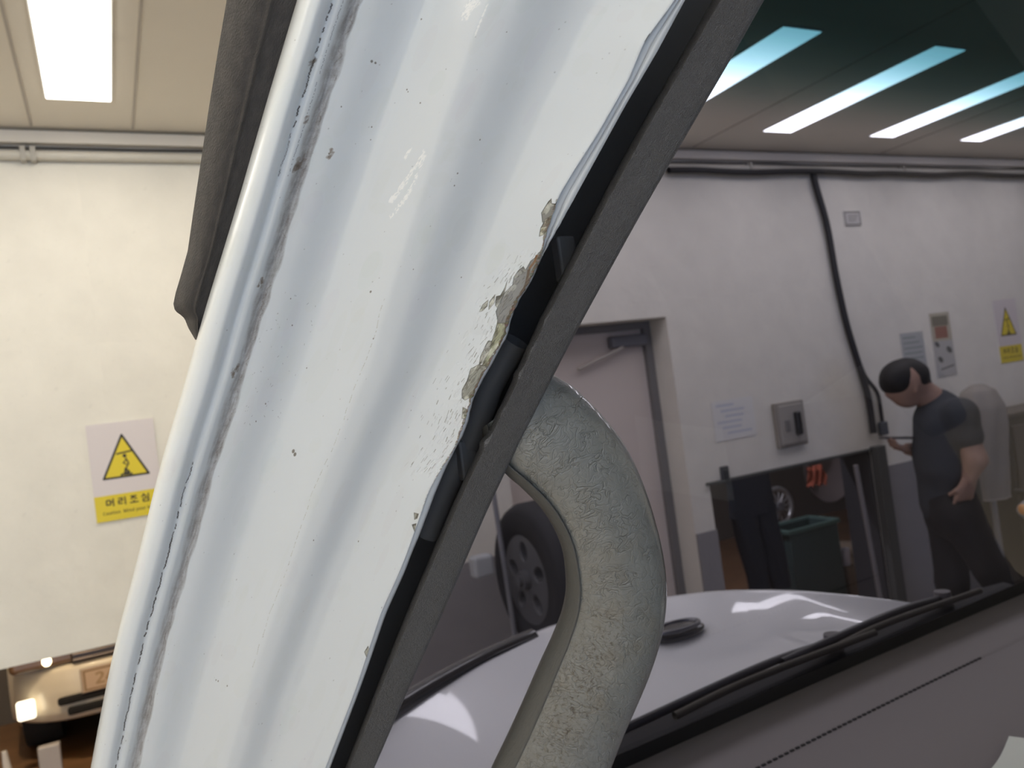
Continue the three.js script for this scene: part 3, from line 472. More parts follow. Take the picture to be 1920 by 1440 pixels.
  part('hair', sdfMesh([[J(1693, 710), J(1700, 708), 0.096, 0.096], [J(1674, 712), J(1665, 722), 0.047, 0.032], [J(1715, 711), J(1728, 723), 0.074, 0.046], [J(1678, 710, 0.035), J(1678, 710, -0.035), 0.064, 0.064]], 0.005), hairM, man);
  const sl2 = sh2.clone().lerp(el2, 0.48), sl1 = sh1.clone().lerp(el1, 0.5);
  part('t_shirt', sdfMesh([...torso, [sh1, sl1, 0.062, 0.058], [sh2, sl2, 0.064, 0.062], [neck1, J(1766, 780), 0.07, 0.1]], 0.009, 0.006), shirtM, man);
  part('trousers', sdfMesh(legs, 0.010, 0.008), trM, man);
  part('shoe', sdfMesh([feet[0]], 0.006), std([0.03, 0.03, 0.03], 0.6), man); part('shoe', sdfMesh([feet[1]], 0.006), std([0.55, 0.54, 0.52], 0.6), man);
  tag(man, 'person in black t-shirt and trousers looking down at a phone', 'person');
  const ph = wr1.clone().addScaledVector(wr1.clone().sub(el1).normalize(), 0.085).addScaledVector(up, 0.046);
  const pg = group('mobile_phone', ph); pg.quaternion.setFromUnitVectors(new V3(1, 0, 0), face); pg.rotateZ(0.12);
  part('case', rbox(0.145, 0.009, 0.072, 0.004), std([0.05, 0.045, 0.05], 0.4), pg); part('screen', rbox(0.135, 0.002, 0.066, 0.0009).translate(0, 0.0055, 0), std([0.02, 0.02, 0.025], 0.15), pg);
  tag(pg, 'dark mobile phone lying in the raised hand of the person', 'phone');
}

// ---------------------------------------------------------------- the van
const van = group('white_van');
tag(van, 'white van with damaged door pillar, windshield, grab handle and hood', 'van');
const XL = [[-600, 737], [-150, 602], [0, 557], [200, 497], [400, 440], [620, 372], [720, 347], [870, 300], [1050, 258], [1195, 218], [1330, 190], [1440, 170], [1600, 140], [2300, 5]];
const XG = [[-600, 1622], [-150, 1370], [0, 1284], [100, 1230], [200, 1171], [300, 1116], [380, 1072], [420, 1050], [467, 1023], [500, 1009], [540, 990], [565, 972], [600, 957], [630, 952], [645, 943], [665, 932], [690, 918], [710, 907], [735, 893], [765, 883], [800, 876], [825, 863], [850, 850], [880, 835], [920, 818], [960, 803], [1000, 788], [1040, 771], [1070, 760], [1150, 724], [1250, 690], [1300, 672], [1440, 619], [1600, 560], [2300, 300]];
const XW = [[-600, 1626], [-150, 1350], [0, 1265], [60, 1221], [80, 1207], [150, 1178], [250, 1121], [320, 1076], [370, 1046], [400, 1037], [430, 1026], [467, 1019], [500, 1006], [540, 987], [565, 969], [600, 954], [630, 947], [645, 938], [665, 927], [690, 913], [710, 902], [735, 888], [770, 877], [800, 868], [840, 853], [880, 827], [920, 804], [960, 790], [1000, 776], [1040, 762], [1070, 750], [1150, 714], [1250, 681], [1300, 664], [1440, 610], [1600, 550], [2300, 288]];
const TL = [[-600, 1683], [-150, 1425], [0, 1338], [200, 1224], [330, 1151], [390, 1120], [630, 997], [720, 960], [840, 900], [900, 869], [1000, 827], [1070, 796], [1200, 742], [1440, 648], [1600, 585], [2300, 306]];
const TR = [[-600, 1777], [-150, 1520], [0, 1432], [60, 1400], [190, 1324], [390, 1208], [440, 1180], [630, 1076], [690, 1045], [800, 989], [900, 940], [1000, 894], [1100, 853], [1300, 762], [1440, 702], [1600, 632], [2300, 323]];
const depthAt = (y) => 1 / (2.45 - 0.00067 * (y - 100));
const Y0 = -150, Y1 = 1600, G0 = -600, G1 = 2300;            // rows of the paint map, and of the whole pillar
// smooth versions of the straight runs
const smooth = (tab, w = 60) => (y) => { let s = 0; for (let k = -4; k <= 4; k++) s += lerpT(tab, Math.max(G0, Math.min(G1, y + k * w / 4))); return s / 9; };
const xl = smooth(XL, 80), jag = (y) => (y > 365 && y < 900 ? Math.sin((y - 365) / 535 * Math.PI) ** 0.5 : 0);
const xw = (y) => smooth(XW, 12)(y) + jag(y) * (2.2 * n2(y * 0.09, 1) + 1.3 * n2(y * 0.31, 5)), xg = (y) => smooth(XG, 12)(y) + jag(y) * (1.2 * n2(y * 0.07, 11));
const tl = smooth(TL, 60), trr = smooth(TR, 60);
const KNOT = [0, 0.105, 0.175, 0.21, 0.35, 0.43, 0.60, 0.655, 0.79, 0.85, 1], KY = [[50, [0, 0.09, 0.15, 0.18, 0.33, 0.375, 0.51, 0.57, 0.76, 0.82, 1]], [700, KNOT], [1300, [0, 0.10, 0.18, 0.22, 0.355, 0.42, 0.575, 0.62, 0.73, 0.80, 1]]];
const warp = (q, y) => lerpT(KNOT.map((k, i) => [k, lerpT([[KY[0][0], KY[0][1][i]], [KY[1][0], KY[1][1][i]], [KY[2][0], KY[2][1][i]]], Math.max(50, Math.min(1300, y)))]), q);
// cross section of the pressed panel: q across, metres away from the viewer; the first points curl round the outer edge
const PROF = [[0.0, 0.020], [0.006, 0.012], [0.02, 0.0055], [0.045, 0.0015], [0.07, 0.0005], [0.09, 0.0025], [0.104, 0.0068], [0.112, 0.0085], [0.128, 0.0068], [0.145, 0.0078], [0.16, 0.0118], [0.175, 0.0155], [0.19, 0.0160], [0.205, 0.0152], [0.225, 0.0155], [0.35, 0.0235], [0.372, 0.0240], [0.40, 0.0226], [0.43, 0.0198], [0.50, 0.0135], [0.58, 0.0070], [0.61, 0.0058], [0.655, 0.0063], [0.79, 0.0145], [0.82, 0.0148], [0.85, 0.0134], [1, 0.0035]];
const spline = (tab) => {                                        // monotone cubic through the points
  const n = tab.length, m = []; for (let i = 0; i < n; i++) { const a = i ? (tab[i][1] - tab[i - 1][1]) / (tab[i][0] - tab[i - 1][0]) : null, b = i < n - 1 ? (tab[i + 1][1] - tab[i][1]) / (tab[i + 1][0] - tab[i][0]) : null; m.push(a === null ? b : b === null ? a : a * b <= 0 ? 0 : 2 * a * b / (a + b)); }
  return (x) => { let i = 0; while (i < n - 2 && x > tab[i + 1][0]) i++; const h = tab[i + 1][0] - tab[i][0], t = (x - tab[i][0]) / h, t2 = t * t, t3 = t2 * t; return (2 * t3 - 3 * t2 + 1) * tab[i][1] + (t3 - 2 * t2 + t) * h * m[i] + (-2 * t3 + 3 * t2) * tab[i + 1][1] + (t3 - t2) * h * m[i + 1]; };
};
const prof = spline(PROF);
const xwS = smooth(XW, 170), pxAcross = (q, y) => { const a = xl(y), k = THREE.MathUtils.smoothstep(q, 0.80, 1), e = xwS(y) * (1 - k) + xw(y) * k; return a + warp(q, y) * (e - a); };
const pillarPoint = (q, y, o = 0) => at(pxAcross(q, y), y, depthAt(y) + prof(q) + o);
// paint map of the pillar, drawn where the marks lie on the panel
const TW = 1024, TH = 2048;
const toTex = (px, py) => { const a = xl(py); return [(px - a) / (smooth(XW, 12)(py) - a) * TW, (py - Y0) / (Y1 - Y0) * TH]; };
const CHIPS = [                                                  // outlines of bare and filled patches: [colour, depth, points]
  ['#8d8c86', 0.75, [[1028, 378], [1033, 373], [1034, 382], [1040, 383], [1046, 375], [1043, 390], [1034, 407], [1028, 410], [1017, 417], [1015, 399], [1022, 390]]],
  ['#a39a7c', 0.8, [[1013, 426], [1026, 413], [1034, 407], [1028, 428], [1018, 440], [1012, 443]]],
  ['#6e5a48', 0.9, [[1022, 412], [1034, 404], [1036, 412], [1026, 424], [1016, 426]]],
  ['#8f8f8d', 0.75, [[981, 500], [986, 507], [994, 490], [1003, 483], [1010, 474], [1024, 466], [1012, 497], [994, 530], [976, 561], [963, 574], [958, 590], [955, 612], [932, 610], [933, 598], [930, 584], [936, 570], [948, 548], [962, 534], [964, 520], [972, 508]]],
  ['#a5a68c', 0.65, [[932, 606], [950, 606], [948, 620], [938, 644], [924, 664], [914, 684], [906, 694], [902, 688], [912, 668], [920, 646], [926, 628]]],
  ['#9a9a90', 0.7, [[883, 692], [897, 684], [910, 686], [902, 712], [888, 742], [872, 750], [867, 746], [867, 730], [876, 714]]],
  ['#9fa09c', 0.7, [[902, 668], [914, 640], [922, 640], [916, 662], [906, 680], [898, 684]]],
  ['#9b9b94', 0.6, [[904, 572], [915, 563], [914, 574], [905, 582], [899, 584]]], ['#9a9a93', 0.6, [[918, 566], [928, 553], [926, 568], [916, 580]]],
  ['#8a8a84', 0.6, [[930, 556], [937, 554], [947, 540], [950, 530], [944, 552], [932, 576], [929, 572]]],
  ['#9b998c', 0.5, [[868, 764], [876, 768], [872, 786], [866, 784]]], ['#8f8f8b', 0.5, [[776, 962], [784, 964], [782, 972], [777, 974]]], ['#8a8a86', 0.5, [[774, 984], [780, 982], [777, 996]]],
  ['#8f8d86', 0.5, [[684, 1222], [691, 1212], [693, 1222], [687, 1231]]], ['#99978c', 0.5, [[1210, 78], [1217, 64], [1219, 70], [1212, 84]]],
];
function drawPaint(c, w, h) {
  c.fillStyle = '#e7ebed'; c.fillRect(0, 0, w, h);
  for (let i = 0; i < 260; i++) { c.fillStyle = `rgba(${200 + rnd() * 20 | 0},${198 + rnd() * 20 | 0},${186 + rnd() * 20 | 0},0.05)`; c.beginPath(); c.ellipse(rnd() * w, rnd() * h, 6 + rnd() * 30, 10 + rnd() * 50, 0.1, 0, 7); c.fill(); }
  // grime caught along the sealed seam
  for (let y = Y0; y <= Y1; y += 1.17) {
    const yy = (y - Y0) / (Y1 - Y0) * h, q = warp(0.176, y) * w, wd = 23 + 6 * n2(y * 0.012, 4), k = 0.78 + 0.2 * n2(y * 0.011, 2) + 0.1 * n2(y * 0.07, 8);
    for (let s = -8; s <= 8; s++) { const f = 1 - Math.pow(Math.abs(s) / 8.5, s > 0 ? 6 : 1.6), x = q + s / 8 * wd; c.fillStyle = `rgba(106,97,92,${Math.max(0, Math.min(0.72, k * f * (0.5 + 0.22 * n2(x * 0.09, y * 0.025) + 0.1 * n2(x * 0.3, y * 0.2))))})`; c.fillRect(x, yy, wd / 8 + 0.4, 1.45); }
    if (n2(y * 0.03, 20) > 0.2) { c.fillStyle = `rgba(92,76,62,${0.3 * rnd()})`; c.fillRect(q + wd * (0.5 + 0.4 * n2(y * 0.05, 31)), yy, 4, 1.6); }
  }
  for (const [px, py, r] of [[563, 305, 7], [555, 314, 6], [620, 288, 5], [585, 120, 5], [575, 225, 4], [437, 700, 5], [490, 530, 5], [446, 690, 4]]) { const [x, y] = toTex(px, py); for (let i = 0; i < 14; i++) { c.fillStyle = 'rgba(96,76,62,0.25)'; c.beginPath(); c.ellipse(x + (rnd() - 0.5) * r * 3, y + (rnd() - 0.5) * r * 4, 1 + rnd() * r, 1 + rnd() * r, 0, 0, 7); c.fill(); } }
  // dark crack in the sealer bead
  const crack = (y0, y1, wdt, al) => { for (let y = y0; y < y1; y += 0.8) { if (n2(y * 0.045, 40) < -0.45) continue; const x = warp(0.112, y) * w + 3 * n2(y * 0.03, 50) + 2 * n2(y * 0.2, 51); c.fillStyle = `rgba(52,48,48,${al * (0.5 + 0.5 * rnd())})`; const ww = wdt * (0.35 + 0.65 * Math.abs(n2(y * 0.06, 52))); c.fillRect(x - ww / 2, (y - Y0) / (Y1 - Y0) * h, ww, 1.6); } };
  crack(-150, 60, 5, 0.7); crack(40, 240, 5, 0.75); crack(240, 330, 3, 0.4); crack(866, 960, 4, 0.75); crack(955, 1600, 6, 0.85);
  for (let y = -20; y < 330; y += 3) if (rnd() > 0.45) { const x = warp(0.143, y) * w; c.fillStyle = 'rgba(70,70,76,0.6)'; c.fillRect(x + n2(y * 0.1, 60) * 2, (y - Y0) / (Y1 - Y0) * h, 1.6, 2.6); }
  // chips
  for (const [col, , pts] of CHIPS) {
    c.beginPath(); pts.forEach((p, i) => { const [x, y] = toTex(p[0] + 1.5 * n2(p[0], p[1]), p[1]); (i ? c.lineTo : c.moveTo).call(c, x, y); }); c.closePath(); c.fillStyle = col; c.fill(); c.lineWidth = 2; c.strokeStyle = 'rgba(70,68,60,0.55)'; c.stroke();
    c.save(); c.clip(); for (let i = 0; i < 40; i++) { const p = pts[rnd() * pts.length | 0], [x, y] = toTex(p[0] + (rnd() - 0.6) * 14, p[1] + (rnd() - 0.5) * 14); c.fillStyle = rnd() > 0.5 ? 'rgba(225,225,215,0.35)' : 'rgba(80,76,66,0.3)'; c.beginPath(); c.ellipse(x, y, 2 + rnd() * 8, 2 + rnd() * 10, 0.3, 0, 7); c.fill(); } c.restore();
  }
  // rust and bare metal along the torn edge
  for (let y = 372; y < 960; y += 0.9) {
    const k = jag(y); if (rnd() > 0.35 + 0.65 * k) continue;
    const [, yy] = toTex(0, y), [xe] = toTex(smooth(XW, 12)(y), y), wdt = 3 + 9 * k * Math.abs(n2(y * 0.05, 70)) + (y > 640 && y < 860 ? 0 : 3 * k);
    c.fillStyle = `rgba(${70 + rnd() * 45 | 0},${60 + rnd() * 35 | 0},${48 + rnd() * 28 | 0},${0.55 * k + 0.15})`; c.fillRect(xe - wdt, yy, wdt + 3, 1.5);
  }
  for (const [x0, y0, x1, y1, cl] of [[1007, 478, 992, 504, '#8a6a50'], [992, 504, 972, 560, '#6b5d50'], [968, 572, 956, 608, '#70604e'], [950, 622, 936, 648, '#6a5f42']]) { const a = toTex(x0, y0), b = toTex(x1, y1); c.strokeStyle = cl; c.lineWidth = 8; c.beginPath(); c.moveTo(...a); c.lineTo((a[0] + b[0]) / 2 + 4, (a[1] + b[1]) / 2); c.lineTo(...b); c.stroke(); }
  // scratch flecks running beside the damage, and specks over the panel
  for (let i = 0; i < 170; i++) { const py = 470 + rnd() * 420, base = smooth(XW, 12)(py), px = base - 12 - rnd() * rnd() * 85, [x, y] = toTex(px, py); c.strokeStyle = `rgba(96,94,84,${0.25 + rnd() * 0.45})`; c.lineWidth = 0.8 + rnd() * 1.8; c.beginPath(); c.moveTo(x, y); c.lineTo(x + 1 + rnd() * 9 * (rnd() - 0.3), y - 3 - rnd() * 11); c.stroke(); }
  for (const [px, py, r] of [[550, 846, 5], [553, 852, 5], [695, 547, 3], [480, 790, 2], [498, 757, 2.2], [588, 1013, 2], [672, 1015, 2], [775, 505, 1.5], [763, 168, 2], [788, 193, 2], [765, 172, 1.6], [697, 238, 2], [695, 262, 1.6], [790, 36, 2], [640, 200, 2], [858, 325, 2.2], [852, 348, 2], [865, 520, 1.8], [575, 690, 1.8], [697, 115, 3.5], [704, 118, 3], [617, 288, 2.5], [405, 1275, 2], [409, 1277, 2.2], [426, 1286, 2.2], [900, 262, 2], [950, 60, 1.5], [548, 610, 2], [700, 635, 2], [545, 560, 1.7]]) { const [x, y] = toTex(px, py); c.fillStyle = 'rgba(96,88,78,0.7)'; c.beginPath(); c.ellipse(x, y, r * 1.15, r * 0.75, 0.5, 0, 7); c.fill(); }
  for (let i = 0; i < 240; i++) { const x = rnd() * w, y = rnd() * h; c.fillStyle = `rgba(120,118,116,${0.1 + rnd() * 0.25})`; c.beginPath(); c.ellipse(x, y, 0.8 + rnd() * 1.8, 0.7 + rnd() * 1.4, 0, 0, 7); c.fill(); }
  for (let i = 0; i < 40; i++) { const py = 520 + rnd() * 280, px = xl(py) + (0.22 + rnd() * 0.14) * (xw(py) - xl(py)), [x, y] = toTex(px, py); c.strokeStyle = 'rgba(120,118,118,0.4)'; c.lineWidth = 1.4; c.beginPath(); c.moveTo(x, y); c.lineTo(x + (rnd() - 0.5) * 10, y + rnd() * 5); c.stroke(); }
  for (let y = 560; y < 1250; y += 4) { const x = warp(0.585, y) * w + 3 * n2(y * 0.02, 80); if (rnd() > 0.35) { c.fillStyle = `rgba(150,145,120,${0.15 + 0.25 * rnd()})`; c.fillRect(x, (y - Y0) / (Y1 - Y0) * h, 2.5, 4); } }
  // dried white paint scuffs
  const scuff = (pts, n, sp) => { for (let i = 0; i < n; i++) { const t = rnd() * (pts.length - 1), a = Math.floor(t), f = t - a, px = pts[a][0] * (1 - f) + pts[a + 1][0] * f + (rnd() - 0.5) * sp, py = pts[a][1] * (1 - f) + pts[a + 1][1] * f + (rnd() - 0.5) * sp, [x, y] = toTex(px, py); c.fillStyle = 'rgba(255,255,253,0.85)'; c.beginPath(); c.ellipse(x, y, 0.6 + rnd() * 1.7, 1.2 + rnd() * 3.2, 0.35, 0, 7); c.fill(); } };
  scuff([[798, 282], [770, 325], [745, 362], [732, 378]], 120, 7); scuff([[796, 288], [775, 345], [760, 372], [728, 412]], 90, 6); scuff([[895, 2], [880, 15], [870, 30]], 130, 16); scuff([[768, 280], [760, 295]], 20, 5); scuff([[913, 10], [890, 68]], 40, 1.5);
}
const paintTex = canvasTex(TW, TH, drawPaint);
const paintBump = canvasTex(TW, TH, (c, w, h) => {
  c.fillStyle = '#c0c0c0'; c.fillRect(0, 0, w, h);
  for (const [, d, pts] of CHIPS) { c.beginPath(); pts.forEach((p, i) => { const [x, y] = toTex(p[0] + 1.5 * n2(p[0], p[1]), p[1]); (i ? c.lineTo : c.moveTo).call(c, x, y); }); c.closePath(); const k = 192 * (1 - d) | 0; c.fillStyle = `rgb(${k},${k},${k})`; c.fill(); }
  for (let i = 0; i < 500; i++) { const py = 470 + rnd() * 420, px = smooth(XW, 12)(py) - rnd() * rnd() * 80, [x, y] = toTex(px, py); c.fillStyle = rnd() > 0.5 ? 'rgba(120,120,120,0.5)' : 'rgba(240,240,240,0.5)'; c.beginPath(); c.ellipse(x, y, 1 + rnd() * 4, 2 + rnd() * 8, 0.3, 0, 7); c.fill(); }
  for (const [a, b] of [[-150, 330], [866, 1600]]) for (let y = a; y < b; y += 0.8) { if (n2(y * 0.045, 40) < -0.45) continue; const x = warp(0.112, y) * w + 3 * n2(y * 0.03, 50); c.fillStyle = 'rgba(20,20,20,0.6)'; c.fillRect(x - 2, (y - Y0) / (Y1 - Y0) * h, 4, 1.6); }
  for (let y = Y0; y < Y1; y += 1.5) { const x = warp(0.2, y) * w + 4 * n2(y * 0.05, 90); c.fillStyle = 'rgba(235,235,235,0.5)'; c.fillRect(x - 8, (y - Y0) / (Y1 - Y0) * h, 12 + 6 * n2(y * 0.15, 91), 2); }
}, false);
const paint = phy(0xffffff, 0.32, { map: paintTex, bumpMap: paintBump, bumpScale: 0.0008, clearcoat: 0.55, clearcoatRoughness: 0.12 });
{
  const rows = 640, Q = []; for (let k = 0; k <= 150; k++) Q.push(k / 150);
  const cols = Q.length + 7;                                     // outer curl (3), panel, folded edge (4)
  const yOf = (i) => G0 + (G1 - G0) * i / (rows - 1);
  const pillar = part('pillar_panel', gridGeo(rows, cols, (i, j) => {
    const y = yOf(i), d = depthAt(y);
    if (j < 3) { const k = 3 - j; return at(xl(y) + [0, 1, 4, 14][k], y, d + 0.020 + [0, 0.012, 0.026, 0.05][k]); }
    if (j >= 3 + Q.length) { const k = j - 3 - Q.length; return at(xw(y) + [0.6, 0.2, -2, -10][k], y, d + prof(1) + [0.0006, 0.0016, 0.0024, 0.0026][k]); }
    return pillarPoint(Q[j - 3], y);
  }, (i, j) => { const y = yOf(i), v = Math.max(0.001, Math.min(0.999, 1 - (y - Y0) / (Y1 - Y0))), q = j < 3 ? 0 : j >= 3 + Q.length ? 1 : Q[j - 3]; return [Math.min(0.9995, Math.max(0.0005, (pxAcross(q, y) - xl(y)) / (smooth(XW, 12)(y) - xl(y)))), v]; }), paint, van);
  pillar.userData.label = 'white painted door pillar with chipped rusty inner edge';
  // second sheet behind the front edge
  const lipMat = phy(0xe7ebed, 0.32, { clearcoat: 0.55, clearcoatRoughness: 0.12 });
  part('pillar_flange', gridGeo(320, 8, (i, j) => { const y = G0 + (G1 - G0) * i / 319, d = depthAt(y) + prof(1), a = xw(y) - 8, b = xg(y); return at(a + (b - a) * Math.min(1, j / 5) - (j > 5 ? (j - 5) * 3 : 0), y, d + 0.0075 - 0.002 * Math.sin(Math.min(1, j / 5) * Math.PI) + (j > 5 ? (j - 5) * 0.004 : 0)); }), lipMat, van);
  part('pillar_flange', gridGeo(230, 6, (i, j) => { const y = -600 + 1080 * i / 229, d = depthAt(y) + prof(1), a = xw(y), b = xg(y), w = (b - a) * Math.max(0, 1 - Math.max(0, (y - 230) / 400)); const x0 = b - 0.52 * (b - a), x1 = b + 0.5; return at(x0 + (x1 - x0) * j / 5, y, d + 0.0045 - 0.0012 * Math.sin(j / 5 * Math.PI)); }), lipMat, van);
  // inner structure behind the gap
  const innerMat = std([0.165, 0.163, 0.168], 0.5), CH = [[0, 0.05], [0.5, 0.05], [0.70, 0.06], [0.73, 0.20], [0.95, 0.20], [0.975, 0.07], [1, 0.05]];   // grey plastic like the trim: a deep channel behind the gap
  part('inner_pillar', gridGeo(140, 40, (i, j) => { const y = G0 + (G1 - G0) * i / 139, a = xl(y) + 60, b = trr(y) - 14, t = j / 39; return at(a + (b - a) * t, y, depthAt(y) + lerpT(CH, t)); }), innerMat, van);
  part('wiring_sleeve', tube([640, 720, 800, 900, 1000].map((y) => at(xg(y) + 22 - (y - 640) * 0.02, y, depthAt(y) + 0.09)), 0.010, 40, 12), innerMat, van);
  for (const [x, y] of [[1060, 486], [876, 862]]) part('clip', rbox(0.014, 0.03, 0.01, 0.002).translate(...at(x, y, depthAt(y) + 0.08).toArray()), innerMat, van);
  // door seal
  const SL = [[-150, 452], [0, 425], [100, 408], [200, 392], [300, 377], [400, 362], [470, 352], [520, 338], [550, 329], [570, 325], [583, 328], [590, 338], [597, 346], [615, 353], [637, 366]];
  const rubTex = dataTex(512, 512, (u, v) => { const f = fbm(u * 5, v * 8, 4), s = n2(u * 90, v * 60) > 0.82 ? 0.10 : 0; return [0.235 + 0.05 * f + s, 0.222 + 0.045 * f + s, 0.215 + 0.04 * f + s]; }, true);
  const seal = part('door_seal', gridGeo(240, 40, (i, j) => {
    const y = -600 + 1237 * i / 239, t = j / 39, a = lerpT(SL, y), b = Math.max(a + 1, xl(y) + 8), x = a + (b - a) * t, d = depthAt(y);
    const ridge = 0.0028 * Math.exp(-Math.pow((t - 0.60) / 0.03, 2));
    return at(x, y, d + 0.021 + 0.02 * Math.pow(Math.abs(1 - t * 1.7), 2.2) * (t < 0.59 ? 1 : 0.25) - ridge * 0.7 + 0.004 * t);
  }, (i, j) => [j / 39, i / 80]), std(0xffffff, 0.7, { map: rubTex, bumpMap: rep(plasterBump, 2, 3), bumpScale: 0.0008 }), van);
  part('seal_back', gridGeo(120, 8, (i, j) => { const y = -600 + 1220 * i / 119, t = j / 7, a = lerpT(SL, y) + 1, b = xl(y) + 10; return at(a + (b - a) * t, y, depthAt(y) + 0.043 + 0.012 * Math.sin(t * Math.PI)); }), std([0.05, 0.045, 0.04], 0.8), seal);
  // grey trim bar along the windshield
  const leather = dataTex(512, 512, (u, v) => { const a = Math.abs(fbm(u * 26, v * 26 + 2 * fbm(u * 6, v * 6, 2), 3)), b = fbm(u * 60 + 9, v * 60, 2); return 0.45 + 0.7 * a + 0.12 * b; });
  const trimMat = std([0.165, 0.163, 0.168], 0.42, { bumpMap: rep(leather, 1, 9), bumpScale: 0.0022 });
  const tp = [[-0.02, 0.05], [-0.012, 0.03], [0, 0.0145], [0.02, 0.0125], [0.12, 0.0022], [0.145, 0.0006], [0.17, 0.0], [0.5, 0.0014], [0.9, 0.005], [0.97, 0.0075], [1.0, 0.012], [1.0, 0.03], [0.98, 0.05]];
  const nick = (y) => [[597, 0.004], [700, 0.006], [828, 0.010], [655, 0.003], [770, 0.003]].reduce((s, [c, a]) => s + a * Math.exp(-Math.pow((y - c) / 9, 2)), 0);
  part('pillar_trim', gridGeo(480, tp.length, (i, j) => { const y = G0 + (G1 - G0) * i / 479, a = tl(y), b = trr(y); const e = j > 1 && j < 6 ? nick(y) : 0; return at(a + (b - a) * tp[j][0] - e * 700, y, depthAt(y) + 0.016 + tp[j][1] - e * 0.15); }, (i, j) => [tp[j][0], i / 320]), trimMat, van);
}
// grab handle
{
  const CL = [[972, 752, 86], [995, 783, 101], [1019, 811, 105], [1048, 838, 104], [1088, 884, 101], [1120, 940, 96], [1142, 1000, 93], [1154, 1060, 95], [1157, 1115, 97], [1148, 1172, 99], [1128, 1230, 101], [1104, 1285, 102], [1080, 1340, 102], [1048, 1415, 104], [1010, 1500, 106], [975, 1590, 106], [930, 1690, 104], [850, 1775, 100], [740, 1830, 96], [600, 1860, 92]];
  const curve = new THREE.CatmullRomCurve3(CL.map(([x, y, r]) => new V3(x, y, r))), N = 210, M = 73, pts = [];
  for (let i = 0; i < N; i++) { const p = curve.getPointAt(i / (N - 1)), t = curve.getTangentAt(i / (N - 1)), l = Math.hypot(t.x, t.y); pts.push({ x: p.x, y: p.y, r: p.z, nx: -t.y / l, ny: t.x / l }); }   // n points to the inner side (left / down)
  const hd = (y) => 0.055 + 1 / (2.45 - 0.00067 * (Math.max(500, y) - 100)) - 0.0;
  const ringPt = (p, e, b, k = 1) => at(p.x + p.nx * p.r * e * k, p.y + p.ny * p.r * e * k, hd(p.y) + b);
  const wrinkle = dataTex(1024, 1024, (u, v) => {
    const wx = u * 9 + 0.55 * fbm(u * 7, v * 7, 3), wy = v * 9 + 0.55 * fbm(u * 7 + 40, v * 7, 3);
    const a = 1 - Math.abs(n2(wx * 1.0, wy * 1.0)), b = 1 - Math.abs(n2(wx * 2.1 + 11, wy * 2.1)), c = 1 - Math.abs(n2(wx * 3.4 + 3, wy * 3.4 + 8));
    const m = 0.35 + 0.65 * THREE.MathUtils.smoothstep(fbm(u * 5 + 60, v * 5, 3), -0.25, 0.35);
    return 0.95 - m * 0.42 * Math.pow(a, 9) - m * 0.40 * Math.pow(b, 9) - m * 0.16 * Math.pow(c, 8) + 0.08 * n2(wx * 1.3 + 30, wy * 1.3);
  });
  const gripTex = dataTex(1024, 2048, (u, v) => {                // v runs down the grip, u round it: vinyl with brown dirt worked into the creases
    const k = Math.exp(-Math.pow((v - 0.44) / 0.135, 2)) * Math.exp(-Math.pow((u - 0.23) / 0.085, 2)), wx = u * 12 + 0.5 * fbm(u * 9, v * 33, 3), wy = v * 45 + 0.5 * fbm(u * 9 + 30, v * 33, 3);
    const vein = Math.pow(1 - Math.abs(n2(wx * 1.6, wy * 1.6)), 9), vein2 = Math.pow(1 - Math.abs(n2(wx * 3.2 + 5, wy * 3.2)), 10), broken = n2(u * 40, v * 135) > 0.0 ? 1 : 0.15, d = Math.min(1, (vein + vein2) * broken) * k * 0.75;
    const br = Math.max(0, fbm(u * 6 + 3, v * 14, 3)) * Math.exp(-Math.pow((v - 0.37) / 0.2, 2)) * 0.22, f = 0.02 * fbm(u * 10, v * 25, 4);
    const c = [0.535 + f, 0.54 + f, 0.53 + f];
    return [c[0] * (1 - d * 0.62) * (1 - br * 0.10), c[1] * (1 - d * 0.70) * (1 - br * 0.28), c[2] * (1 - d * 0.76) * (1 - br * 0.5)];
  }, true, false);
  const handle = part('grab_handle', gridGeo(N, M, (i, j) => {
    const p = pts[i], a = j / (M - 1) * Math.PI * 2, e = Math.cos(a), b = -Math.sin(a);
    const inset = e > 0.5 ? 0.03 * (e - 0.5) / 0.5 : 0;        // tucks in below the seam
    return ringPt(p, e * 0.965 - inset * 2, b * 0.0305 * Math.pow(Math.abs(b), -0.12 * (Math.abs(b) > 0.01 ? 1 : 0)) + 0.004);
  }, (i, j) => [j / (M - 1), i / (N - 1)], true), phy(0xffffff, 0.3, { map: gripTex, bumpMap: rep(wrinkle, 1.4, 4.5), bumpScale: 0.0017, clearcoat: 1, clearcoatRoughness: 0.09 }), van);
  handle.userData.label = 'grey wrinkled vinyl grab handle';
  const bs = [0, 0.06, 0.2, 0.4, 0.6, 0.8, 0.92, 1.0, 1.06];
  part('handle_base', gridGeo(N, bs.length, (i, j) => { const f = i / (N - 1), e0 = 0.84 - 0.24 * THREE.MathUtils.smoothstep(f, 0.02, 0.5), e = Math.min(1.0, e0 + (1.0 - e0) * bs[j]), lift = j === 0 ? 0.0015 : j === 1 ? -0.0012 : -0.0008; return ringPt(pts[i], e * 1.0, j === 8 ? 0.02 : -0.0305 * Math.pow(Math.max(0, 1 - e * e), 0.44) + 0.004 + lift); }), std([0.125, 0.123, 0.115], 0.42, { bumpMap: rep(plasterBump, 1, 5), bumpScale: 0.0004 }), handle);
}
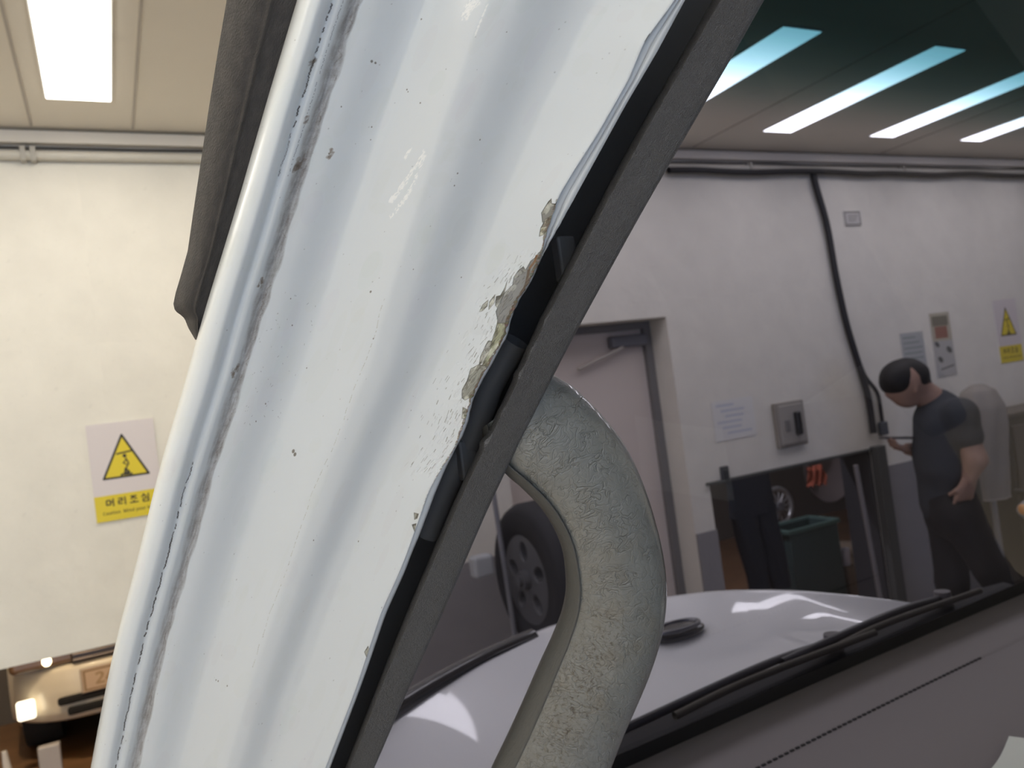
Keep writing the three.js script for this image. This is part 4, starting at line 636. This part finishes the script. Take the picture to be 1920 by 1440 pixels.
// windshield: tinted laminated glass with a blue shade band along its top
const BL = hp(1140, 1440, 1.05), BR = hp(1920, 1100, 1.05), TP = at(1400, 0, 0.64);
const along = BR.clone().sub(BL).normalize(), gn = new V3().crossVectors(along, TP.clone().sub(BL)).normalize(), rise = new V3().crossVectors(gn, along).normalize();
if (rise.y < 0) rise.negate();
const glassAt = (a, b, o = 0) => BL.clone().addScaledVector(along, a).addScaledVector(rise, b).addScaledVector(gn, o);
{
  const onGlass = (x, y) => { const r = ray(x, y), t = BL.clone().sub(EYE).dot(gn) / r.dot(gn), p = EYE.clone().addScaledVector(r, t).sub(BL); return [p.dot(along), p.dot(rise)]; };

  const H = 1.18, tint = dataTex(8, 512, (u, v) => {
    const b = v * H, k = THREE.MathUtils.smoothstep(b, 0.945, 1.045), c0 = [0.415, 0.425, 0.545], c1 = [0.016, 0.050, 0.069];
    return [0, 1, 2].map((q) => { const l = c0[q] * Math.pow(c1[q] / c0[q], k); return l <= 0.0031308 ? l * 12.92 : 1.055 * Math.pow(l, 1 / 2.4) - 0.055; });
  }, true, false);
  const glass = new THREE.MeshPhysicalMaterial({ color: 0xffffff, map: tint, roughness: 0, transmission: 1, thickness: 0, ior: 1.5, specularIntensity: 0.5, side: THREE.DoubleSide });
  const A1 = 1.25, gb = onGlass(lerpT(TR, 1440) - 62, 1440), gt = onGlass(lerpT(TR, 0) - 62, 0), leftAt = (b) => gb[0] + (gt[0] - gb[0]) * (b - gb[1]) / (gt[1] - gb[1]);
  part('windshield', gridGeo(20, 30, (i, j) => { const A0 = leftAt(H * i / 19); return glassAt(A0 + (A1 - A0) * j / 29, H * i / 19); }, (i, j) => [j / 29, i / 19]), glass, van);
  part('pillar_cover', gridGeo(80, 6, (i, j) => { const y = -260 + 1990 * i / 79, p = at(trr(y) - 8, y, depthAt(y) + 0.058), [ga, gb2] = onGlass(trr(y) - 56, y), q = glassAt(ga, Math.max(-0.04, Math.min(H + 0.02, gb2))); return p.lerp(q, j / 5); }), std([0.05, 0.05, 0.054], 0.6), van);
  const frit = std([0.008, 0.008, 0.010], 0.5);
  part('windshield_border', gridGeo(2, 30, (i, j) => glassAt(leftAt(0) + (A1 - leftAt(0)) * j / 29, -0.05 + i * 0.082, 0.004)), frit, van);
  part('windshield_border', gridGeo(2, 30, (i, j) => glassAt(leftAt(H) + (A1 - leftAt(H)) * j / 29, H - 0.02 + i * 0.06, 0.004)), frit, van);
  const whitePaint = phy([0.80, 0.81, 0.82], 0.3, { clearcoat: 0.8, clearcoatRoughness: 0.05 });
  const back = new V3().crossVectors(new V3(0, 1, 0), along).normalize(); if (back.z < 0) back.negate();
  const top = (a, o) => glassAt(a, H + 0.02).addScaledVector(back, o);
  // far pillar and roof
  part('far_pillar', gridGeo(12, 6, (i, j) => glassAt(A1 - 0.02 + 0.11 * j / 5, -0.05 + (H + 0.1) * i / 11, 0.03 * Math.sin(j / 5 * Math.PI))), whitePaint, van);
  part('roof', gridGeo(14, 30, (i, j) => { const p = top(leftAt(H) - 0.02 + (A1 + 0.09 - leftAt(H)) * j / 29, 1.6 * i / 13); p.y += 0.05 * Math.sin(i / 13 * 1.6) + 0.03 * Math.sin(j / 29 * Math.PI); return p; }), whitePaint, van);
  // dashboard
  const dashTex = dataTex(256, 256, (u, v) => { const f = 0.5 + 0.5 * fbm(u * 60, v * 60, 3); return 0.4 + 0.4 * f; });
  const dashMat = std([0.19, 0.172, 0.178], 0.6, { bumpMap: rep(dashTex, 4, 4), bumpScale: 0.0006 });
  const dp = [[0.03, 0.012], [-0.02, 0.006], [-0.06, 0.0], [-0.12, 0.0], [-0.125, -0.004], [-0.13, -0.0], [-0.25, 0.012], [-0.38, 0.008], [-0.48, -0.02], [-0.54, -0.07], [-0.56, -0.15], [-0.55, -0.4]];
  part('dashboard', gridGeo(dp.length, 60, (i, j) => { const a = -0.40 + 1.62 * j / 59, p = BL.clone().addScaledVector(along, a).addScaledVector(back, -dp[i][0]); p.y += dp[i][1] - 0.02 - 0.015 * Math.pow(Math.abs(a - 0.45), 2); return p; }, (i, j) => [j / 59, i / dp.length]), dashMat, van);
  const seam = part('dash_seam', new THREE.BufferGeometry(), std([0.02, 0.02, 0.022], 0.7), van), st = [];
  for (let k = 0; k < 64; k++) { const a = -0.02 + k * 0.0125, p = BL.clone().addScaledVector(along, a).addScaledVector(back, 0.127); p.y += -0.019 - 0.015 * Math.pow(Math.abs(a - 0.45), 2); st.push(rbox(0.008, 0.003, 0.004, 0.001, 1).translate(p.x, p.y, p.z)); }
  seam.geometry = mergeGeometries(st); seam.userData.kind = 'stuff';
  // cowl, wipers
  const fwd = back.clone().negate(), cowlMat = std([0.010, 0.010, 0.012], 0.75);
  const cp = [[-0.03, -0.03], [0.0, -0.012], [0.05, -0.01], [0.085, -0.004], [0.12, -0.018], [0.15, -0.03]];
  const cow = (a, f, h) => { const p = BL.clone().addScaledVector(along, a).addScaledVector(fwd, f); p.y += h - 0.02 * Math.pow(Math.abs(a - 0.45), 2); return p; };
  part('cowl_panel', gridGeo(cp.length, 50, (i, j) => cow(-0.55 + 1.8 * j / 49, cp[i][0], cp[i][1])), cowlMat, van);
  const wip = (a0, a1, f0, f1, y0) => {
    const w = part('wiper_arm', tube([cow(a0, f0, y0), cow(a0 * 0.7 + a1 * 0.3, f0 * 0.6 + f1 * 0.4, y0 + 0.012), cow(a1, f1, y0 + 0.01)], 0.008, 24), std([0.03, 0.03, 0.034], 0.35), van);
    part('wiper_blade', tube([cow(a0 + 0.08, f1 - 0.012, y0 + 0.004), cow((a0 + a1) / 2, f1 - 0.008, y0 + 0.008), cow(a1 + 0.15, f1 - 0.012, y0 + 0.004)], 0.007, 24), std([0.07, 0.062, 0.045], 0.6), w);
    part('pivot', new THREE.CylinderGeometry(0.017, 0.02, 0.03, 20).translate(...cow(a0, f0, y0).toArray()), std([0.12, 0.11, 0.115], 0.35), w);
  };
  wip(0.62, 0.02, 0.075, 0.05, 0.012); wip(1.0, 0.45, 0.08, 0.055, 0.012);
  // hood
  const HF = [[0.22, -1.30], [0.30, -1.395], [0.40, -1.455], [0.55, -1.545], [0.70, -1.61], [0.85, -1.65], [1.0, -1.655], [1.155, -1.63], [1.32, -1.575], [1.48, -1.495], [1.6, -1.39], [1.72, -1.25], [1.86, -1.18]];
  const hood = part('hood', gridGeo(40, 70, (i, j) => {
    const x = 0.22 + 1.62 * j / 69, t = i / 39, drop = 0.085 * Math.pow(Math.max(0, x - 1.15) / 0.6, 2), c = cow((x - BL.x) / along.x, 0.10, -0.012), zf = lerpT(HF, x), s = (x - 0.97) / 0.75;
    if (t < 0.8) { const k = t / 0.8; return new V3(x, c.y - 0.045 + 0.085 * Math.pow(k, 1.6) + 0.012 * (1 - s * s) - drop, c.z + (zf - c.z) * k); }
    const k = (t - 0.8) / 0.2, e = c.y + 0.04 + 0.012 * (1 - s * s) - drop; return new V3(x, e + 0.012 * k * (1 - k) - 0.24 * k * k, zf - 0.06 * Math.sin(k * Math.PI / 2));
  }), phy([0.78, 0.79, 0.80], 0.28, { clearcoat: 1, clearcoatRoughness: 0.03 }), van);
  const edge = [[0.28, 0], [0.40, 0], [0.52, 0], [0.66, 0], [0.80, 0]].map(([x]) => new V3(x, 1.078, lerpT(HF, x) - 0.004));
  part('hood_guard', tube(edge, 0.021, 40, 10), phy([0.02, 0.02, 0.023], 0.25, { clearcoat: 1 }), hood);
  const vc = hp(1270, 1192, 1.045), vent = part('hood_badge', new THREE.SphereGeometry(0.075, 32, 16).scale(1.0, 0.22, 0.5).translate(vc.x, vc.y + 0.008, vc.z), phy([0.02, 0.02, 0.022], 0.25, { clearcoat: 0.8 }), hood);
  part('badge_rim', new THREE.TorusGeometry(0.06, 0.006, 8, 36).rotateX(Math.PI / 2).scale(1, 1, 0.5).translate(vc.x, vc.y + 0.02, vc.z), std([0.25, 0.25, 0.26], 0.3, { metalness: 0.8 }), vent);
  // front and side body below the hood
  part('front_panel', gridGeo(16, 40, (i, j) => { const x = 0.20 + 1.54 * j / 39, t = i / 15, zf = lerpT(HF, x); return new V3(x, 0.84 - 0.62 * t, zf - 0.055 - 0.03 * Math.sin(t * Math.PI)); }), whitePaint, van);
  for (const s of [0, 1]) {
    part('fender', gridGeo(12, 24, (i, j) => { const t = i / 11, k = j / 23; return new V3(s ? 1.74 + 0.05 * Math.sin(t * Math.PI) : 0.20 - 0.05 * Math.sin(t * Math.PI), 1.0 - 0.72 * t, -1.32 + 0.8 * k); }), whitePaint, van);
    const w = part('front_wheel', new THREE.CylinderGeometry(0.31, 0.31, 0.19, 40).rotateZ(Math.PI / 2).translate(s ? 1.62 : 0.32, 0.31, -0.95), std([0.02, 0.02, 0.022], 0.8), van);
    part('wheel_disc', new THREE.CylinderGeometry(0.2, 0.2, 0.02, 32).rotateZ(Math.PI / 2).translate(s ? 1.72 : 0.22, 0.31, -0.95), std([0.5, 0.5, 0.5], 0.35, { metalness: 0.8 }), w);
  }
  // cabin behind the dash: seats, far door and rear panel
  const fabric = std([0.05, 0.05, 0.055], 0.9), inner = std([0.10, 0.10, 0.10], 0.7);
  for (const x of [0.55, 1.38]) {
    const st = part('seat', rbox(0.52, 0.16, 0.5, 0.06, 4).translate(x, 0.78, 0.22), fabric, van);
    part('backrest', rbox(0.5, 0.66, 0.14, 0.06, 4).rotateX(0.2).translate(x, 1.16, 0.55), fabric, st);
    part('headrest', rbox(0.28, 0.18, 0.1, 0.045, 4).rotateX(0.2).translate(x, 1.6, 0.64), fabric, st);
  }
  part('far_door', rbox(0.07, 0.72, 1.6, 0.03).translate(1.82, 0.76, 0.05), inner, van);
  part('rear_panel', rbox(1.6, 1.5, 0.06, 0.03).translate(1.0, 1.15, 1.15), inner, van);
  part('cabin_floor', rbox(1.6, 0.08, 1.9, 0.02).translate(1.0, 0.42, 0.2), inner, van);
  part('roof_lining', gridGeo(10, 16, (i, j) => { const p = top(leftAt(H) + (A1 + 0.05 - leftAt(H)) * j / 15, 0.02 + 1.56 * i / 9); p.y -= 0.03; return p; }), std([0.32, 0.31, 0.29], 0.9), van);
  // paper on the dash
  const pc = hp(1985, 1470, 1.045), pap = group('paper_sheet', [pc.x, pc.y, pc.z]);
  part('sheet', gridGeo(10, 14, (i, j) => new V3((j / 13 - 0.5) * 0.21, 0.004 + 0.004 * Math.sin(j * 0.5 + i * 0.2), (i / 9 - 0.5) * 0.15).applyAxisAngle(new V3(0, 1, 0), 0.35)), std([0.70, 0.74, 0.70], 0.8), pap);
  part('under_sheet', gridGeo(4, 6, (i, j) => new V3((j / 5 - 0.5) * 0.2, 0.0, (i / 3 - 0.5) * 0.14).applyAxisAngle(new V3(0, 1, 0), 0.42)), std([0.62, 0.66, 0.63], 0.8), pap);
  tag(pap, 'pale sheet of paper lying on the dashboard, bottom right corner', 'paper');
}
renderer.render(scene, camera);
